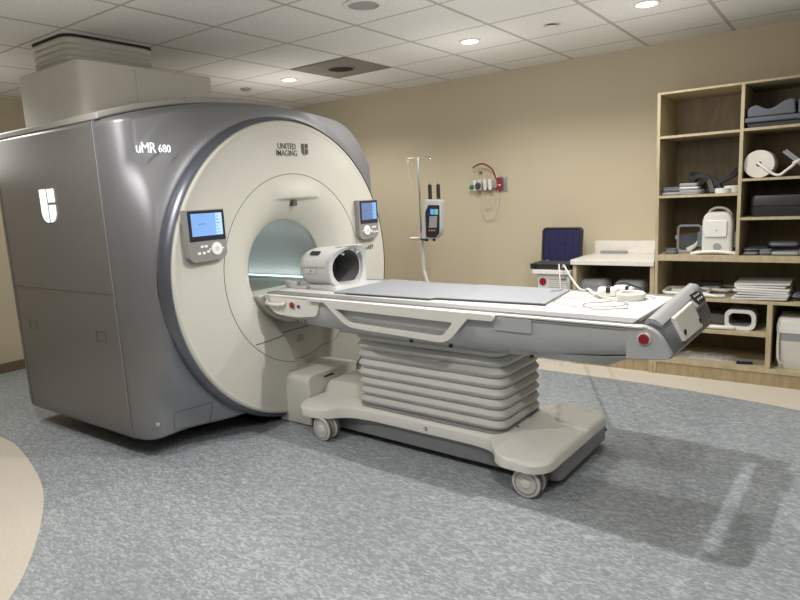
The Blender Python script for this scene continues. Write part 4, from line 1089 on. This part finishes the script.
for x in (-.02, .06):
    s_ = MB().cyl((x, 0, .405), .017, .12, 'z', 20).build('syringe', M['black'], t2)
    MB().cyl((x, 0, .480), .006, .035, 'z', 12).build('syringe_tip', M['greyp'], s_)
    MB().cyl((x, 0, .468), .013, .010, 'z', 16).build('syringe_ring', M['black'], s_)
for x in (-.06, .01):
    MB().cyl((x, -.02, -.008), .014, .022, 'z', 14).build('foot_knob', M['black'], t2)
tag(MB().tube(spline([(-3.245, 4.70, 1.752), (-3.246, 4.69, 1.70), (-3.235, 4.69, 1.62), (-3.215, 4.69, 1.56), (-3.20, 4.69, 1.50), (-3.21, 4.69, 1.47)], 6), .0035, n=6).build('drip_line', M['tube'], None), 'short clear drip line hanging from the left IV hook', 'drip line')
# ------------------------------------------------------------------ gas outlets on the wall
t = thing('gas_outlet', 'wall gas outlet with steel plate, flowmeter, green knob and red hose', 'gas outlet', (-2.68, 5.397, 1.50))
t.scale = (.84, 1, 1)
MB().box(-.02, .085, -.010, .0, -.065, .075).build('wall_plate', M['steel'], t, bev=.003)
MB().prism(rrect(-.045, .03, -.055, .065, .008), -.03, -.010, 'y').build('red_block', M['redhose'], t, bev=.003)
MB().box(-.01, .02, -.034, -.03, -.01, .0).build('white_lever', M['white'], t)
MB().box(-.32, -.02, -.055, -.022, -.030, .040).build('manifold', M['steel'], t, bev=.006)
for k in range(4): MB().box(-.31 + k * .065, -.275 + k * .065, -.062, -.052, -.045, .055).build('manifold_clip', M['trimw'], t, bev=.002)
MB().cyl((-.215, -.055, .035), .020, .14, 'z', 18).build('flowmeter_tube', M['clear'], t)
MB().cyl((-.215, -.055, .118), .019, .030, 'z', 18).build('flowmeter_cap', M['basebd'], t)
MB().cyl((-.235, -.08, -.002), .030, .035, 'y', 20).build('valve', M['foam'], t, bev=.003)
MB().cyl((-.325, -.06, -.010), .020, .05, 'x', 18).build('green_knob', M['green'], t, bev=.004)
MB().cyl((-.315, -.04, .08), .005, .12, 'z', 10).build('spout', M['steel'], t)
MB().tube(spline([(-.045, -.03, .065), (-.055, -.045, .12), (-.10, -.06, .17), (-.17, -.07, .20), (-.24, -.07, .195), (-.30, -.07, .17)], 6), .0075, n=10).build('red_hose', M['redhose'], t)
MB().tube(spline([(-.20, -.05, -.04), (-.215, -.045, -.12), (-.22, -.04, -.22), (-.18, -.03, -.31), (-.10, -.03, -.31), (-.04, -.03, -.25), (-.01, -.03, -.16), (-.02, -.03, -.05)], 6), .005, n=8).build('clear_tubing', M['tube'], t)
MB().tube(spline([(-.17, -.05, -.04), (-.18, -.04, -.15), (-.19, -.04, -.20), (-.10, -.03, -.20), (-.05, -.03, -.12), (-.06, -.03, -.04)], 6), .004, n=8).build('clear_tubing', M['tube'], t)

# ------------------------------------------------------------------ world / view
w = bpy.data.worlds.new('world'); bpy.context.scene.world = w; w.use_nodes = True
w.node_tree.nodes['Background'].inputs[0].default_value = (.8, .85, 1, 1); w.node_tree.nodes['Background'].inputs[1].default_value = .05
vs_ = bpy.context.scene.view_settings; vs_.view_transform = 'Standard'; vs_.look = 'None'; vs_.exposure = 0.0; vs_.gamma = 1.0
